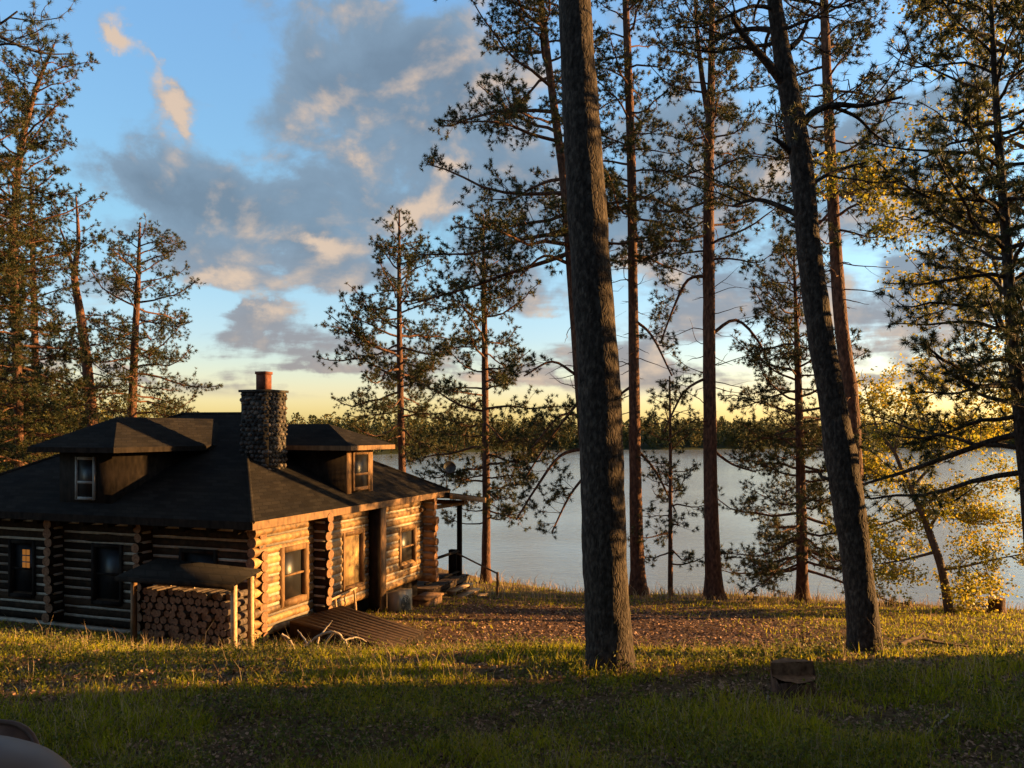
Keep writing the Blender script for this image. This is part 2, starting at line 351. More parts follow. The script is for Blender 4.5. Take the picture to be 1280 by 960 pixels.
def along(P,s):
    seg=np.linalg.norm(np.diff(P,axis=0),axis=1); cum=np.concatenate([[0],np.cumsum(seg)]); Lt=cum[-1]
    g=lambda t: np.stack([np.interp(t,cum,P[:,q]) for q in range(3)],-1)
    pos=g(s*Lt); T=nrm(g(np.minimum(s*Lt+.08,Lt))-g(np.maximum(s*Lt-.08,0))+1e-6); return pos,T,Lt
def grow(tm,cm,P,r0,L,k,nl,nw,dens=1.0,side=1.0,tuft0=.22,bare=False,flatness=.6):
    """tube for a limb, crooked side branches, fine twigs and a needle tuft at each twig end"""
    n=len(P); tube(tm,P,np.linspace(r0,max(.006,r0*.25),n),5,cap=False)
    pos,T,Lt=along(P,np.array([.5])); m=max(3,int(Lt/.19*dens))
    s=1-(1-tuft0)*rng.random(m)**.85; pos,T,Lt=along(P,s)
    sd=np.where(rng.random(m)<.5,-1,1)[:,None]*nrm(np.cross(T,np.array([0,0,1.0])))
    D=nrm(T*rng.uniform(.1,1.0,(m,1))+sd*rng.uniform(.3,1.1,(m,1))+rng.normal(size=(m,3))*np.array([.2,.2,flatness])+np.array([0,0,.15]))
    tl=(side*(.16+.42*Lt*(1.05-s)**.8*.7)*rng.uniform(.5,1.35,m)).clip(.12,1.5)[:,None]
    m1=pos+D*tl*.4; D1=nrm(D+rng.normal(size=(m,3))*.38+T*.25); m2=m1+D1*tl*.33; D2=nrm(D1+rng.normal(size=(m,3))*.38+np.array([0,0,.25])); m3=m2+D2*tl*.27
    rr=.0045+.005*tl[:,0]
    sticks(tm,pos,m1,rr*1.3,rr); sticks(tm,m1,m2,rr,rr*.75); sticks(tm,m2,m3,rr*.75,rr*.5)
    if bare: return
    C=[m3];DD=[D2]
    nt_=np.maximum(1,(tl[:,0]/.085*.8*dens).astype(int)); ix=np.repeat(np.arange(m),nt_); q=rng.uniform(.2,1,len(ix))[:,None]
    b=np.where(q<.4,pos[ix]+(m1-pos)[ix]*q/.4,np.where(q<.73,m1[ix]+(m2-m1)[ix]*(q-.4)/.33,m2[ix]+(m3-m2)[ix]*(q-.73)/.27))
    dd=nrm(D1[ix]*.6+rng.normal(size=(len(ix),3))*.75+np.array([0,0,.3])); tw_=rng.uniform(.10,.26,(len(ix),1)); e=b+dd*tw_
    sticks(tm,b,e,.0045,.003); C.append(e);DD.append(dd)
    C.append(P[-1:]);DD.append(nrm(P[-1:]-P[-2:-1]))
    tufts(cm,np.concatenate(C),np.concatenate(DD),k,nl,nw)

def pine(label,pts,d,crown,Lmax,nb,bark='bark_red',needle='needle',k=24,nl=.15,nw=.022,dens=1,bias=None,elr=(-.15,.75),group=None,
         name='pine_tree',limbs=(),low=None,flare=1.5,seg=12,top_only=False,wob=.08,lenp=None,bare_n=18,up=.35):
    """pts: photo pixels (px,py,width px) down to up, at depth d; crown: (py_low,py_high) photo rows between which live branches start"""
    root=empty(name,label,'tree',group)
    P=np.array([W(a,b,d if np.isscalar(d) else d[i]) for i,(a,b,c) in enumerate(pts)]); 
    rad=np.array([c/2/F*(d if np.isscalar(d) else d[i]) for i,(a,b,c) in enumerate(pts)])
    base=P[0].copy(); P[0,2]=min(P[0,2],zs(P[0,0],P[0,1])-.1)
    root.location=base
    nn=6; Q=catmull(P,nn); rr=np.interp(np.arange(len(Q)),np.arange(len(P))*nn,rad)
    rr[0]*=flare; rr[1]*=1+(flare-1)*.3
    tm=MB(); cm=MB()
    if seg>20: # dense rings for a near trunk
        QQ=[];R2=[]
        L=np.concatenate([[0],np.cumsum(np.linalg.norm(np.diff(Q,axis=0),axis=1))]); sN=int(L[-1]/.07); s=np.linspace(0,L[-1],sN)
        Qn=np.stack([np.interp(s,L,Q[:,q]) for q in range(3)],-1); rn=np.interp(s,L,rr); rn*=1+.3*np.exp(-s/.2)
        tube(tm,Qn-base,rn,seg,cap=False,wob=wob,nscale=5)
    else: tube(tm,Q-base,rr,seg,cap=False,wob=wob,ph=rng.random())
    zlo=CZ+(540-crown[0])/F*(d if np.isscalar(d) else d[0]); zhi=CZ+(540-crown[1])/F*(d if np.isscalar(d) else d[0]); ztop=Q[-1,2]
    zi=Q[:,2]; order=np.argsort(zi)
    def at(z): return np.array([np.interp(z,zi[order],Q[order,0]),np.interp(z,zi[order],Q[order,1]),z]),np.interp(z,zi[order],rr[order])
    az=rng.random()*6.28
    for b in range(nb):
        u=(b+rng.random())/nb; z=zlo+(min(zhi,ztop-.2)-zlo)*u
        ut=(z-zlo)/(ztop-zlo)
        p,r=at(z); az+=2.4+rng.normal()*.5
        L=Lmax*(lenp(ut) if lenp else math.sqrt(max(.02,1-ut)))*rng.uniform(.55,1.1)+.25
        a=az
        if bias is not None:
            f=math.cos(a-bias[0]); L*=1+bias[1]*f
        el=elr[0]+(elr[1]-elr[0])*ut+rng.normal()*.13
        Pb=branch_path(p-base,a,el,L,up=up,wig=.19)
        grow(tm,cm,Pb,min(r*.55,.012+.013*L),L,k,nl,nw,dens)
    # bare dead branches below the crown
    if low is not None:
        zl=CZ+(540-low)/F*(d if np.isscalar(d) else d[0])
        for b in range(bare_n):
            z=rng.uniform(zl,zlo+1.5); p,r=at(z); a=rng.uniform(0,6.28); L=rng.uniform(.5,2.2)*min(1,Lmax/2.6)
            Pb=branch_path(p-base,a,rng.uniform(-.4,.4),L,n=7,up=-.2,wig=.24); tube(tm,Pb,np.linspace(.02,.005,len(Pb)),4,cap=False)
            if rng.random()<.6:
                q=Pb[3]; Pc=branch_path(q,a+rng.choice([-1,1])*.8,rng.normal()*.3,L*.5,n=3,up=0,wig=.2); tube(tm,Pc,np.linspace(.008,.003,len(Pc)),3,cap=False)
    for (lp,w0,w1,live) in limbs:
        dd=d if np.isscalar(d) else d[0]
        LP=[]
        for qi,q in enumerate(lp): LP.append(W(q[0],q[1],dd+(q[2] if len(q)>2 else 0)))
        LP=catmull(np.array(LP),4)-base
        tube(tm,LP,np.linspace(w0,w1,len(LP))/2/F*dd,7,cap=False,wob=.06)
        if live:
            for q in range(live):
                s=.35+.65*(q+.5)/live; p=LP[int(s*(len(LP)-1))]
                dr=LP[-1]-LP[0]; a=math.atan2(dr[1],dr[0])+rng.choice([-1,1])*rng.uniform(.2,1.2)
                Pb=branch_path(p,a,rng.normal()*.3+.1,rng.uniform(.5,1.3),n=5); grow(tm,cm,Pb,.012,1,k,nl,nw,dens*.8,tuft0=.4)
    tm.build('trunk',M[bark],root,smooth=True)
    if cm.n: cm.build('crown',M[needle],root,rnd=True)
    return root

G_BANK='tall red pines along the bank'
G_LEFT='pines behind the left side of the cabin'
# A: big dark trunk, foreground centre
pine('thickest dark trunk in the foreground, rising out of frame right of the cabin',
     [(764,846,58),(756,700,55),(749,480,53),(741,370,50),(733,250,49),(725,120,44),(718,0,40),(710,-130,34),(702,-300,24),(700,-450,8)],9.0,(-150,-440),2.2,24,
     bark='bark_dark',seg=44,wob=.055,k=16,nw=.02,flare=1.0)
# B: gnarly leaning pine on the right
pine('dark leaning pine with crooked bare limbs right of the clearing',
     [(1083,818,40),(1073,720,36),(1062,640,38),(1052,575,39),(1040,500,32),(1023,400,31),(1010,300,29),(1001,200,27),(985,110,24),(972,30,19),(962,-60,15),(955,-200,10),(950,-330,4)],10.3,(60,-320),1.5,26,
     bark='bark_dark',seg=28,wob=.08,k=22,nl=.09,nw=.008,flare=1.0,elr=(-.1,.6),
     limbs=[([(982,108),(965,85,-.1),(945,62,-.2),(925,38,-.3),(915,20,-.4)],13,5,3),
            ([(967,38),(945,36,.2),(925,38,.3),(905,44,.4),(888,55,.5)],8,2,4),
            ([(988,60),(1000,48,.1),(1010,25,.2)],8,4,2),
            ([(1001,158),(1018,140,-.1),(1045,131,-.2),(1080,132,-.2),(1128,121,-.3)],11,3,4),
            ([(1040,133,-.2),(1070,146,-.1),(1090,165,0),(1110,180,.1)],5,2,2),
            ([(996,268),(975,258,.1),(950,250,.2),(932,252,.3),(915,258,.4)],8,3,2),
            ([(988,190),(975,178,-.1),(965,172,-.1)],8,4,1),
            ([(1010,235),(1028,222,.1),(1055,210,.2),(1082,203,.3)],6,2,3),
            ([(1040,600),(1028,596,.05),(1022,590,.1)],6,2,0)])
# C
pine('reddish pine trunk standing just behind the dark leaning pine',
     [(1076,785,21),(1070,620,19),(1064,500,18),(1051,400,17),(1041,250,14),(1034,100,12),(1030,0,10),(1026,-120,7),(1024,-260,2)],23.5,(300,-240),2.7,60,group=G_BANK,low=520)
# D
pine('straight red pine forking high up, right of centre on the bank',
     [(893,754,23),(889,640,18),(887,500,16),(886,350,15),(886,200,13),(889,100,9),(890,0,7),(892,-100,5),(894,-230,2)],28.7,(330,-215),3.2,64,group=G_BANK,low=560,bare_n=26,
     limbs=[([(886,150),(878,100,.1),(872,50,.2),(869,0,.2),(864,-100,.3)],8,3,6),([(886,345),(860,350,.3),(842,385,.5),(825,430,.6)],5,2,10),([(887,420),(920,400,.3),(950,430,.6),(965,470,.8)],5,2,11),([(887,470),(855,490,-.3),(830,540,-.5)],4,2,9),([(888,560),(915,580,.2),(945,590,.4)],4,2,8)])
# E
pine('slim red pine directly right of the thick foreground trunk',
     [(798,746,20),(795,640,16),(793,500,14),(791,350,12),(789,200,11),(785,80,10),(782,0,8),(779,-120,5),(777,-250,2)],29.7,(330,-235),3.3,62,group=G_BANK,limbs=[([(793,400),(815,420,.2),(840,470,.4)],4,2,9),([(793,480),(770,500,.3),(755,540,.5)],4,2,7),([(795,560),(820,590,.3),(845,640,.6)],4,2,10)],low=560,bare_n=24)
# F
pine('leaning red pine with a wide crown left of the thick foreground trunk',
     [(743,748,20),(736,620,16),(725,480,14),(714,340,12),(705,230,11),(692,130,10),(676,0,8),(668,-90,6),(660,-220,2)],29.0,(330,-205),4.5,62,group=G_BANK,bias=(math.pi,.28),low=560,bare_n=20,
     limbs=[([(712,330),(680,320,-.5),(650,345,-1)],5,2,5),([(722,470),(690,452,-.4),(655,470,-.8)],4,2,5),
            ([(733,560),(700,570,-.5),(670,610,-1),(645,650,-1.3)],5,2,13),([(735,590),(712,620,-.4),(690,665,-.8)],4,2,11),([(728,520),(700,520,-.8),(665,560,-1.4)],4,2,12),([(725,500),(690,545,.6),(655,600,1.2)],4,2,10)])
# G
pine('pine with reddish lower trunk beside the porch steps',
     [(607,730,12),(608,640,10),(607,560,9),(606,450,8),(605,360,6),(604,268,2)],32,(655,285),2.6,62,group=G_BANK,elr=(-.35,.55),lenp=lambda u:.25+.9*math.sin(math.pi*min(1,(u*.85+.22)))**.8*(1 if u>.1 else .6),k=24,nw=.023)
# H
pine('round-crowned pine behind the dormer with the lit window',
     [(506,660,11),(502,560,9),(500,470,8),(499,380,6),(499,262,2)],38,(560,280),3.3,58,group=G_BANK,elr=(-.3,.6),lenp=lambda u:.25+.85*math.sin(math.pi*min(1,(u*.8+.25))),k=24,nw=.023)
# I
pine('shorter pine branched down to the water, left of the leaning dark pine',
     [(1003,750,15),(1002,660,13),(1000,560,11),(997,450,8),(992,308,2)],29,(715,325),3.2,80,group=G_BANK,elr=(-.45,.6),lenp=lambda u:.3+.85*(1-u)**.7,k=20)
# J
pine('thin nearly bare sapling between two red pines on the bank',
     [(838,748,7),(838,650,5),(838,560,4),(837,470,2)],29.3,(705,480),1.7,26,name='sapling',dens=.8,flare=1.0)
# K, L, M behind the cabin on the left
pine('slender pine with layered branches above the dormer roof',
     [(164,620,12),(165,530,11),(168,440,9),(172,360,7),(175,278,2)],42,(520,292),3.4,50,group=G_LEFT,elr=(-.3,.5),lenp=lambda u:.35+.75*math.sin(math.pi*min(1,u*.75+.25)),k=22,nw=.02,bias=(0,.25))
pine('sparse pink-barked pine with a crooked upper trunk above the cabin roof',
     [(121,620,14),(115,530,13),(108,450,12),(100,390,10),(93,345,8),(98,300,5),(95,246,2)],41,(540,256),2.2,38,group=G_LEFT,dens=.75,elr=(-.1,.8),k=18,low=520,
     limbs=[([(95,350),(84,310,.2),(75,285,.3)],5,2,3)])
pine('tallest bushy pine at the left edge, its top bent rightwards',
     [(24,640,12),(24,540,10),(20,420,10),(17,300,9),(24,200,8),(42,120,6),(68,55,2)],33,(560,75),2.7,84,group=G_LEFT,elr=(-.3,.6),k=24,nw=.023,lenp=lambda u:.4+.9*math.sin(math.pi*min(1,u*.55+.4)))
pine('dense dark pine behind the bent-topped pine at the left',
     [(48,640,10),(46,540,9),(43,400,8),(40,300,5),(38,215,2)],37,(590,230),3.0,74,group=G_LEFT,elr=(-.3,.5),k=24,nw=.02)
pine('dark pine cut by the left edge of the picture',
     [(-22,640,12),(-20,500,10),(-16,300,8),(-8,160,5),(-4,90,2)],30,(590,110),3.0,80,group=G_LEFT,elr=(-.3,.5),k=24,nw=.023)
# N: branches reaching in at the top left
pine('near pine outside the left edge with two branches reaching in',
     [(-75,900,26),(-72,600,24),(-70,300,20),(-68,0,16),(-66,-200,10),(-64,-400,3)],12.5,(40,-380),1.4,24,needle='needle_b',bark='bark_dark',k=40,nl=.10,nw=.007,bias=(0,.1),
     limbs=[([(-70,60),(-30,45),(0,30),(22,14)],5,2,3),([(-70,75),(-30,70),(0,56),(20,56)],5,2,3)])
# O: near white pine on the right
pine('dark long-needled pine close by at the right edge',
     [(1306,880,26),(1298,760,23),(1288,640,20),(1278,540,18),(1266,420,15),(1258,300,12),(1250,200,10),(1243,90,7),(1238,-20,4),(1236,-90,2)],11.0,(600,-80),2.15,84,needle='needle_b',bark='bark_dark',
     k=54,nl=.105,nw=.009,elr=(-.1,.55),lenp=lambda u:.35+.8*(1-u)**.8,seg=14,name='pine_tree')

# broadleaf trees
def broadleaf(label,pts,d,limbs,leafmat,lsize,nleaf,name='broadleaf_tree',group=None,bark='bark_grey',gen=3,spread=.35,clump=.16):
    root=empty(name,label,'tree',group)
    P=np.array([W(a,b,d) for a,b,c in pts]); rad=np.array([c/2/F*d for a,b,c in pts])
    base=P[0].copy(); P[0,2]=min(P[0,2],zs(P[0,0],P[0,1])-.1); root.location=base
    Q=catmull(P,5)-base; rr=np.interp(np.arange(len(Q)),np.arange(len(P))*5,rad)
    tm=MB(); tube(tm,Q,rr,9,cap=False,wob=.08); tips=[]
    def rec(p,dv,L,r,g):
        n=5; PP=[p]; dd=dv.copy()
        for i in range(n):
            dd=nrm(dd+rng.normal(size=3)*.22+np.array([0,0,.03])); PP.append(PP[-1]+dd*L/n)
        PP=np.array(PP); tube(tm,PP,np.linspace(r,r*.45,n+1),4,cap=False)
        if g<=1: 
            for q in PP[1:]: tips.append(q)
        if g==0: return
        for q in range(3 if g>1 else 4):
            s=rng.integers(1,n+1); nd=nrm(dd+rng.normal(size=3)*np.array([.9,.9,.55])); rec(PP[s],nd,L*rng.uniform(.45,.75),r*.5,g-1)
    for lp in limbs:
        L0=catmull(np.array([W(q[0],q[1],d+(q[2] if len(q)>2 else 0)) for q in lp]),4)-base
        tube(tm,L0,np.linspace(rr[len(rr)//2]*.55,.012,len(L0)),5,cap=False,wob=.05)
        for s in np.linspace(.25,1,max(3,len(lp)*3)):
            p=L0[int(s*(len(L0)-1))]; T=nrm(L0[-1]-L0[0]); nd=nrm(T*.5+rng.normal(size=3)*np.array([.9,.7,.7])); rec(p,nd,spread*rng.uniform(.6,1.3)*2.2,.014,gen-1)
    tips=np.array(tips); idx=rng.integers(0,len(tips),nleaf)
    C=tips[idx]+rng.normal(size=(nleaf,3))*clump*np.array([1,1,.7])
    cm=MB(); leaves(cm,C,lsize,asp=.75)
    tm.build('trunk',M[bark],root,smooth=True); cm.build('crown',M[leafmat],root,rnd=True)
    return root
broadleaf('small leaning tree with golden leaves at the water edge on the right',
    [(1187,756,12),(1178,715,10),(1165,675,9),(1150,635,8),(1133,600,6),(1118,565,4)],25.8,
    [[(1183,735),(1205,738,.1),(1220,745,.2)],
     [(1178,712),(1205,708,-.4),(1240,700,-.6),(1290,690,-.6)],[(1160,662),(1180,640,.3),(1215,655,.6),(1290,650,.6)],
     [(1150,635),(1120,650,.5),(1085,660,.7)],[(1170,690),(1130,700,-.3),(1095,705,-.4)],
     [(1133,600),(1105,600,-.5),(1075,590,-.8)],[(1118,565),(1095,530,.4),(1080,480,.5)],[(1118,565),(1130,520,-.4),(1150,470,-.6)],
     [(1140,610),(1175,570,.4),(1210,530,.8),(1240,480,.9)],[(1150,635),(1190,610,-.2),(1240,600,-.2)]],
    'leaf_yellow',.10,22000,spread=.4)
broadleaf('tall thin tree with yellow leaves behind the near right pine',
    [(1345,800,24),(1338,600,20),(1328,400,16),(1315,200,12),(1300,50,7),(1290,-60,3)],18,
    [[(1330,440),(1270,400,.3),(1210,370,.5),(1160,350,.5)],[(1325,360),(1260,320,-.3),(1190,290,-.5),(1130,270,-.6)],
     [(1320,280),(1250,255,.2),(1170,240,.4),(1100,235,.3),(1060,240,.2)],[(1315,200),(1250,170,.4),(1190,140,.6)],
     [(1305,90),(1240,50,.2),(1180,30,.3),(1150,15,.3)],[(1332,520),(1270,480,.2),(1210,450,.3)],[(1300,60),(1250,10,-.3),(1210,-30,-.5)]],
    'leaf_yellow',.09,14000,spread=.4)
# undergrowth trees beyond the cabin on the left (lit gold-green)
G_MID='leafy trees beyond the cabin on the left'
mid=[(8,470,46,'leafy tree with golden foliage at the left edge behind the cabin'),(62,480,52,'leafy tree rising behind the near end of the dormer eave'),(100,500,60,'small leafy tree left of the slender pine'),
     (140,492,66,'leafy tree right behind the slender pine above the roof'),(195,505,78,'low leafy treetop at the end of the roof ridge'),(30,515,44,'low bushy tree over the far corner of the cabin roof'),(-30,450,50,'leafy tree just outside the left edge')]
for px,py,d,lab in mid:
    zb=zs((px-640)/F*d,d); hb=W(px,py,d)[2]-zb; yb=540+(CZ-zb)*F/d
    H=hb*F/d
    broadleaf(lab,[(px,yb+3,9),(px+3,yb-H*.3,7),(px-2,yb-H*.6,5),(px,yb-H*.85,2)],d,
      [[(px,yb-H*.35),(px+H*.22,yb-H*.5,1)],[(px,yb-H*.4),(px-H*.24,yb-H*.55,-1)],[(px,yb-H*.5),(px+H*.16,yb-H*.75,-1.5)],[(px,yb-H*.55),(px-H*.14,yb-H*.8,1.5)],[(px,yb-H*.6),(px+2,yb-H*.9,.5)],[(px,yb-H*.3),(px-H*.1,yb-H*.4,-2.2)]],
      'leaf_green',.26,4200,group=G_MID,spread=.95,gen=2,clump=.4)

# ------------------------------------------------------------------ the log cabin
E0=np.array([-5.37,17.23]); U=np.array([-.9407,.3392]); Vv=np.array([.3392,.9407])
def AB(a,b,z):
    q=E0+a*U+b*Vv; return np.array([q[0],q[1],z])
def bab(mb,a0,a1,b0,b1,z0,z1,mat=0):
    box8(mb,[AB(a0,b0,z0),AB(a0,b1,z0),AB(a1,b1,z0),AB(a1,b0,z0),AB(a0,b0,z1),AB(a0,b1,z1),AB(a1,b1,z1),AB(a1,b0,z1)],mat)
cab=empty('log_cabin','dark-roofed log cabin with two dormers and a stone chimney','cabin')
WA0,WA1,WB0,WB1=.5,9.5,.9,8.95
RL=.118; DZ=.222
def logrun(mb,p,q,r=RL,capm=1):
    n=max(3,int(np.linalg.norm(q-p)/.45)+2); t=np.linspace(0,1,n)[:,None]
    P=p+(q-p)*t+rng.normal(size=(n,3))*np.array([.004,.004,.006]); rad=r*rng.uniform(.92,1.06)*(1+rng.normal(size=n)*.02)
    tube(mb,P,rad,12,cap=capm,rnd=float(rng.uniform(0,1)),ph=rng.random())
rowsR=[.10+DZ*k for k in range(11)]
rowsF=[.0+DZ*k for k in range(12)]
# openings
winR=[(1.64,2.48,.66,1.75),(4.25,5.15,.50,1.82),(7.36,8.25,.58,1.62)]
winF=[(7.05,7.75,.52,1.75),(4.32,5.08,.52,1.78),(1.63,2.5,.52,1.78)]
def wallruns(rows,wins,lo,hi):
    out=[]
    for z in rows:
        cur=lo
        for (w0,w1,z0,z1) in sorted(wins):
            if z0-.03<z<z1+.03: out.append((cur,w0-.09,z)); cur=w1+.09
        out.append((cur,hi,z))
    return out
# right-hand (sunlit) wall
wr=MB()
for s0,s1,z in wallruns(rowsR,winR,.6,WB1+.45):
    logrun(wr,AB(WA0,s0+rng.uniform(-.03,.03),z),AB(WA0,s1,z))
wr.build('side_wall',[M['log'],M['cutwood']],cab,smooth=True,rnd=True)
wf=MB()
for s0,s1,z in wallruns(rowsF,winF,.37,WA1+.4):
    logrun(wf,AB(s0+rng.uniform(-.04,.04),WB0,z),AB(s1,WB0,z))
wf.build('front_wall',[M['log_shaded'],M['cutwood']],cab,smooth=True,rnd=True)
wb=MB()
for z in rowsF: logrun(wb,AB(.0+rng.uniform(-.05,.05),WB1,z),AB(WA1+.4,WB1,z))
for z in rowsR: logrun(wb,AB(WA1,.42,z),AB(WA1,WB1+.45,z))
wb.build('rear_wall',[M['log'],M['cutwood']],cab,smooth=True,rnd=True)
# partition walls whose log ends stand out of the outer walls
for (kind,c) in (('b',2.95),('a',3.47),('a',6.16)):
    m=MB()
    for z in (rowsF if kind=='b' else rowsR):
        if kind=='b': logrun(m,AB(.0+rng.uniform(-.04,.05),c,z),AB(.9,c,z))
        else: logrun(m,AB(c,.42+rng.uniform(-.05,.05),z),AB(c,1.3,z))
    m.build('partition_log_ends',[M['log_shaded'],M['cutwood']],cab,smooth=True,rnd=True)
# chinking: slim slabs filling the joints
ck=MB(); tk=.092
def chink_runs(rows,wins,lo,hi):
    return wallruns([z+DZ/2 for z in rows[:-1]],wins,lo,hi)
for s0,s1,z in chink_runs(rowsR,winR,.8,WB1+.3):
    bab(ck,WA0-tk,WA0+tk,s0,s1,z-.03,z+.03)
for s0,s1,z in chink_runs(rowsF,winF,.48,WA1):
    bab(ck,s0,s1,WB0-tk,WB0+tk,z-.03,z+.03)
for z in rowsF[:-1]:
    bab(ck,.1,.8,2.95-tk,2.95+tk,z+DZ/2-.028,z+DZ/2+.028); bab(ck,.1,WA1,WB1-tk,WB1+tk,z+DZ/2-.028,z+DZ/2+.028)
for z in rowsR[:-1]:
    for c in (3.47,6.16): bab(ck,c-tk,c+tk,.55,1.0,z+DZ/2-.028,z+DZ/2+.028)
    bab(ck,WA1-tk,WA1+tk,.55,WB1,z+DZ/2-.028,z+DZ/2+.028)
ck.build('chinking',M['chink'],cab)
# inner dark box stops light leaking, foundation skirt
sk=MB(); bab(sk,WA0+.1,WA1-.1,WB0+.1,WB1-.1,-1.3,2.5); sk.build('foundation',M['darkwood'],cab)
sb=MB(); bab(sb,.6,WA1+.2,WB0-.32,WB0-.18,-.14,-.06); sb.build('sill_board',M['chink'],cab)
# windows
def window(axis,c,w0,w1,z0,z1,frame_m,pane_m,curtain=False,fw=.09,out=.13,lit=False,rail=True,name='window'):
    f=MB()
    def bx(m,s0,s1,o0,o1,q0,q1):
        if axis=='a': bab(m,c-o1,c-o0,s0,s1,q0,q1)     # wall at a=c, outward -a
        else: bab(m,s0,s1,c-o1,c-o0,q0,q1)
    bx(f,w0-fw,w0,-.1,out,z0-fw,z1+fw); bx(f,w1,w1+fw,-.1,out,z0-fw,z1+fw)
    bx(f,w0,w1,-.1,out,z1,z1+fw); bx(f,w0,w1,-.1,out+.03,z0-fw,z0)
    if rail: bx(f,w0,w1,.0,out-.04,(z0+z1)/2-.02,(z0+z1)/2+.02)
    o=f.build(name,frame_m,cab)
    p=MB(); bx(p,w0,w1,.0,.03,z0,z1); p.build('pane',pane_m,o)
    if lit:
        p=MB()
        for q in range(3):
            for h in range(2):
                ss=w0+.18+h*.13; bx(p,ss,ss+.1,.04,.05,z1-.12-(q+1)*.16,z1-.12-q*.16-.03)
        p.build('lit_pane',M['lit'],o)
    return o
window('a',WA0,*winR[0],M['trim'],M['glass'],fw=.13)
window('a',WA0,*winR[1],M['trim'],M['curtain'],rail=False)
window('a',WA0,*winR[2],M['trim'],M['glass'],fw=.11)
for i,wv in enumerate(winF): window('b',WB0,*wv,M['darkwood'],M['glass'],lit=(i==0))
# vertical boxed board on the side wall
m=MB(); bab(m,.06,.42,5.5,5.8,-.9,2.46); m.build('boxed_post',M['darkwood'],cab)
m=MB(); bab(m,.03,.06,5.5,5.8,-.9,2.46); m.build('corner_board',M['trim'],cab)
# rafter tails under the front eave
m=MB()
for a in np.arange(.7,9.6,.72): tube(m,[AB(a,.35,2.36),AB(a,1.3,2.52)],.075,8)
m.build('rafter_tails',M['log_shaded'],cab,smooth=True)
# hip roof
ZE=2.63; ZR=5.03; RB=5.5; A1=10.4; B1=10.0; RA0,RA1=4.5,6.65; TH=.17
def hiproof(name,parent,e,ze,r0,r1,zr,th=TH,mats=None):
    """e=(a0,a1,b0,b1); r0,r1 ridge ends (a,b)"""
    a0,a1,b0,b1=e; m=MB()
    c=[AB(a0,b0,ze),AB(a0,b1,ze),AB(a1,b1,ze),AB(a1,b0,ze)]; k=[AB(*r0,zr),AB(*r1,zr)]
    dn=np.array([0,0,-th]); return c,k,dn,m
c,k,dn,m=hiproof('roof',cab,(0,A1,0,B1),ZE,(RA0,RB),(RA1,RB),ZR)
m.add([c[0],c[3],k[1],k[0]],[[0,3,2,1]]); m.add([c[1],c[2],k[1],k[0]],[[0,1,2,3]])
m.add([c[0],c[1],k[0]],[[0,1,2]]); m.add([c[2],c[3],k[1]],[[0,1,2]])
roof=m.build('roof',M['roof'],cab)
f=MB()
ring=[c[0],c[1],c[2],c[3]]
for i in range(4):
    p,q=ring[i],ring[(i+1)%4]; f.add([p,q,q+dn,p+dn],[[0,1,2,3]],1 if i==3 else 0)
ins=[AB(.35,.35,ZE-TH),AB(.35,B1-.35,ZE-TH),AB(A1-.35,B1-.35,ZE-TH),AB(A1-.35,.35,ZE-TH)]
f.add([r+dn for r in ring],[[0,1,2,3]],1)
f.build('fascia',[M['trim'],M['darkwood']],roof)
rc=MB()
for p,q in ((k[0],k[1]),(c[0],k[0]),(c[3],k[1]),(c[1],k[0])):
    tube(rc,[p+np.array([0,0,.0]),q+np.array([0,0,.01])],.05,6)
rc.build('ridge_cap',M['roof'],roof)
# rafter plate: top logs run
m=MB(); logrun(m,AB(.36,.3,2.47),AB(.36,9.6,2.47),.09); m.build('eave_log',[M['log'],M['cutwood']],cab,smooth=True,rnd=True)

# dormers
def dormer(kind,cen,half,face,ze,zr,zb,reach):
    """kind 'F': faces -b at b=face, spans a=cen+-half; kind 'S': faces -a at a=face, spans b"""
    def Q(s,o,z): return AB(s,o,z) if kind=='F' else AB(o,s,z)   # s across, o outward axis
    fl=(lambda ff:ff) if kind=='F' else (lambda ff:[list(reversed(x)) for x in ff])
    d=MB()
    s0,s1=cen-half,cen+half
    box8(d,[Q(s0,face,zb),Q(s1,face,zb),Q(s1,reach,zb),Q(s0,reach,zb),Q(s0,face,ze),Q(s1,face,ze),Q(s1,reach,ze),Q(s0,reach,ze)])
    body=d.build('dormer',M['darkwood'],cab)
    oh=.5; e0,e1=s0-oh,s1+oh; f0=face-oh+.05; r0=face+.95
    r=MB(); z=ze
    A_,B_,C_,D_=Q(e0,f0,z),Q(e1,f0,z),Q(e1,reach+1.2,z),Q(e0,reach+1.2,z); K0=Q(cen,r0,zr); K1=Q(cen,reach+1.6,zr)
    r.add([A_,B_,K0],[[0,1,2]]); r.add([B_,C_,K1,K0],[[0,1,2,3]]); r.add([D_,A_,K0,K1],[[0,1,2,3]])
    ro=r.build('dormer_roof',M['roof'],body)
    f=MB(); dd=np.array([0,0,-.12])
    f.add([A_,B_,B_+dd,A_+dd],[[0,1,2,3]]); f.add([B_,C_,C_+dd,B_+dd],[[0,1,2,3]]); f.add([D_,A_,A_+dd,D_+dd],[[0,1,2,3]]); f.add([A_+dd,B_+dd,C_+dd,D_+dd],[[0,1,2,3]])
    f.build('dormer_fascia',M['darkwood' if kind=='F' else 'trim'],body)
    return body
df=dormer('F',5.05,.8,.5,4.15,4.87,2.6,4.4)
m=MB()
def fr(m,kind,s0,s1,z0,z1,face,fw,o):
    def bx(p0,p1,q0,q1,oo=o):
        if kind=='F': bab(m,p0,p1,face-oo,face-.002,q0,q1)
        else: bab(m,face-oo,face-.002,p0,p1,q0,q1)
    bx(s0,s0+fw,z0,z1); bx(s1-fw,s1,z0,z1); bx(s0+fw,s1-fw,z1-fw,z1); bx(s0+fw,s1-fw,z0,z0+fw); bx(s0+fw,s1-fw,(z0+z1)/2-.12,(z0+z1)/2-.06)
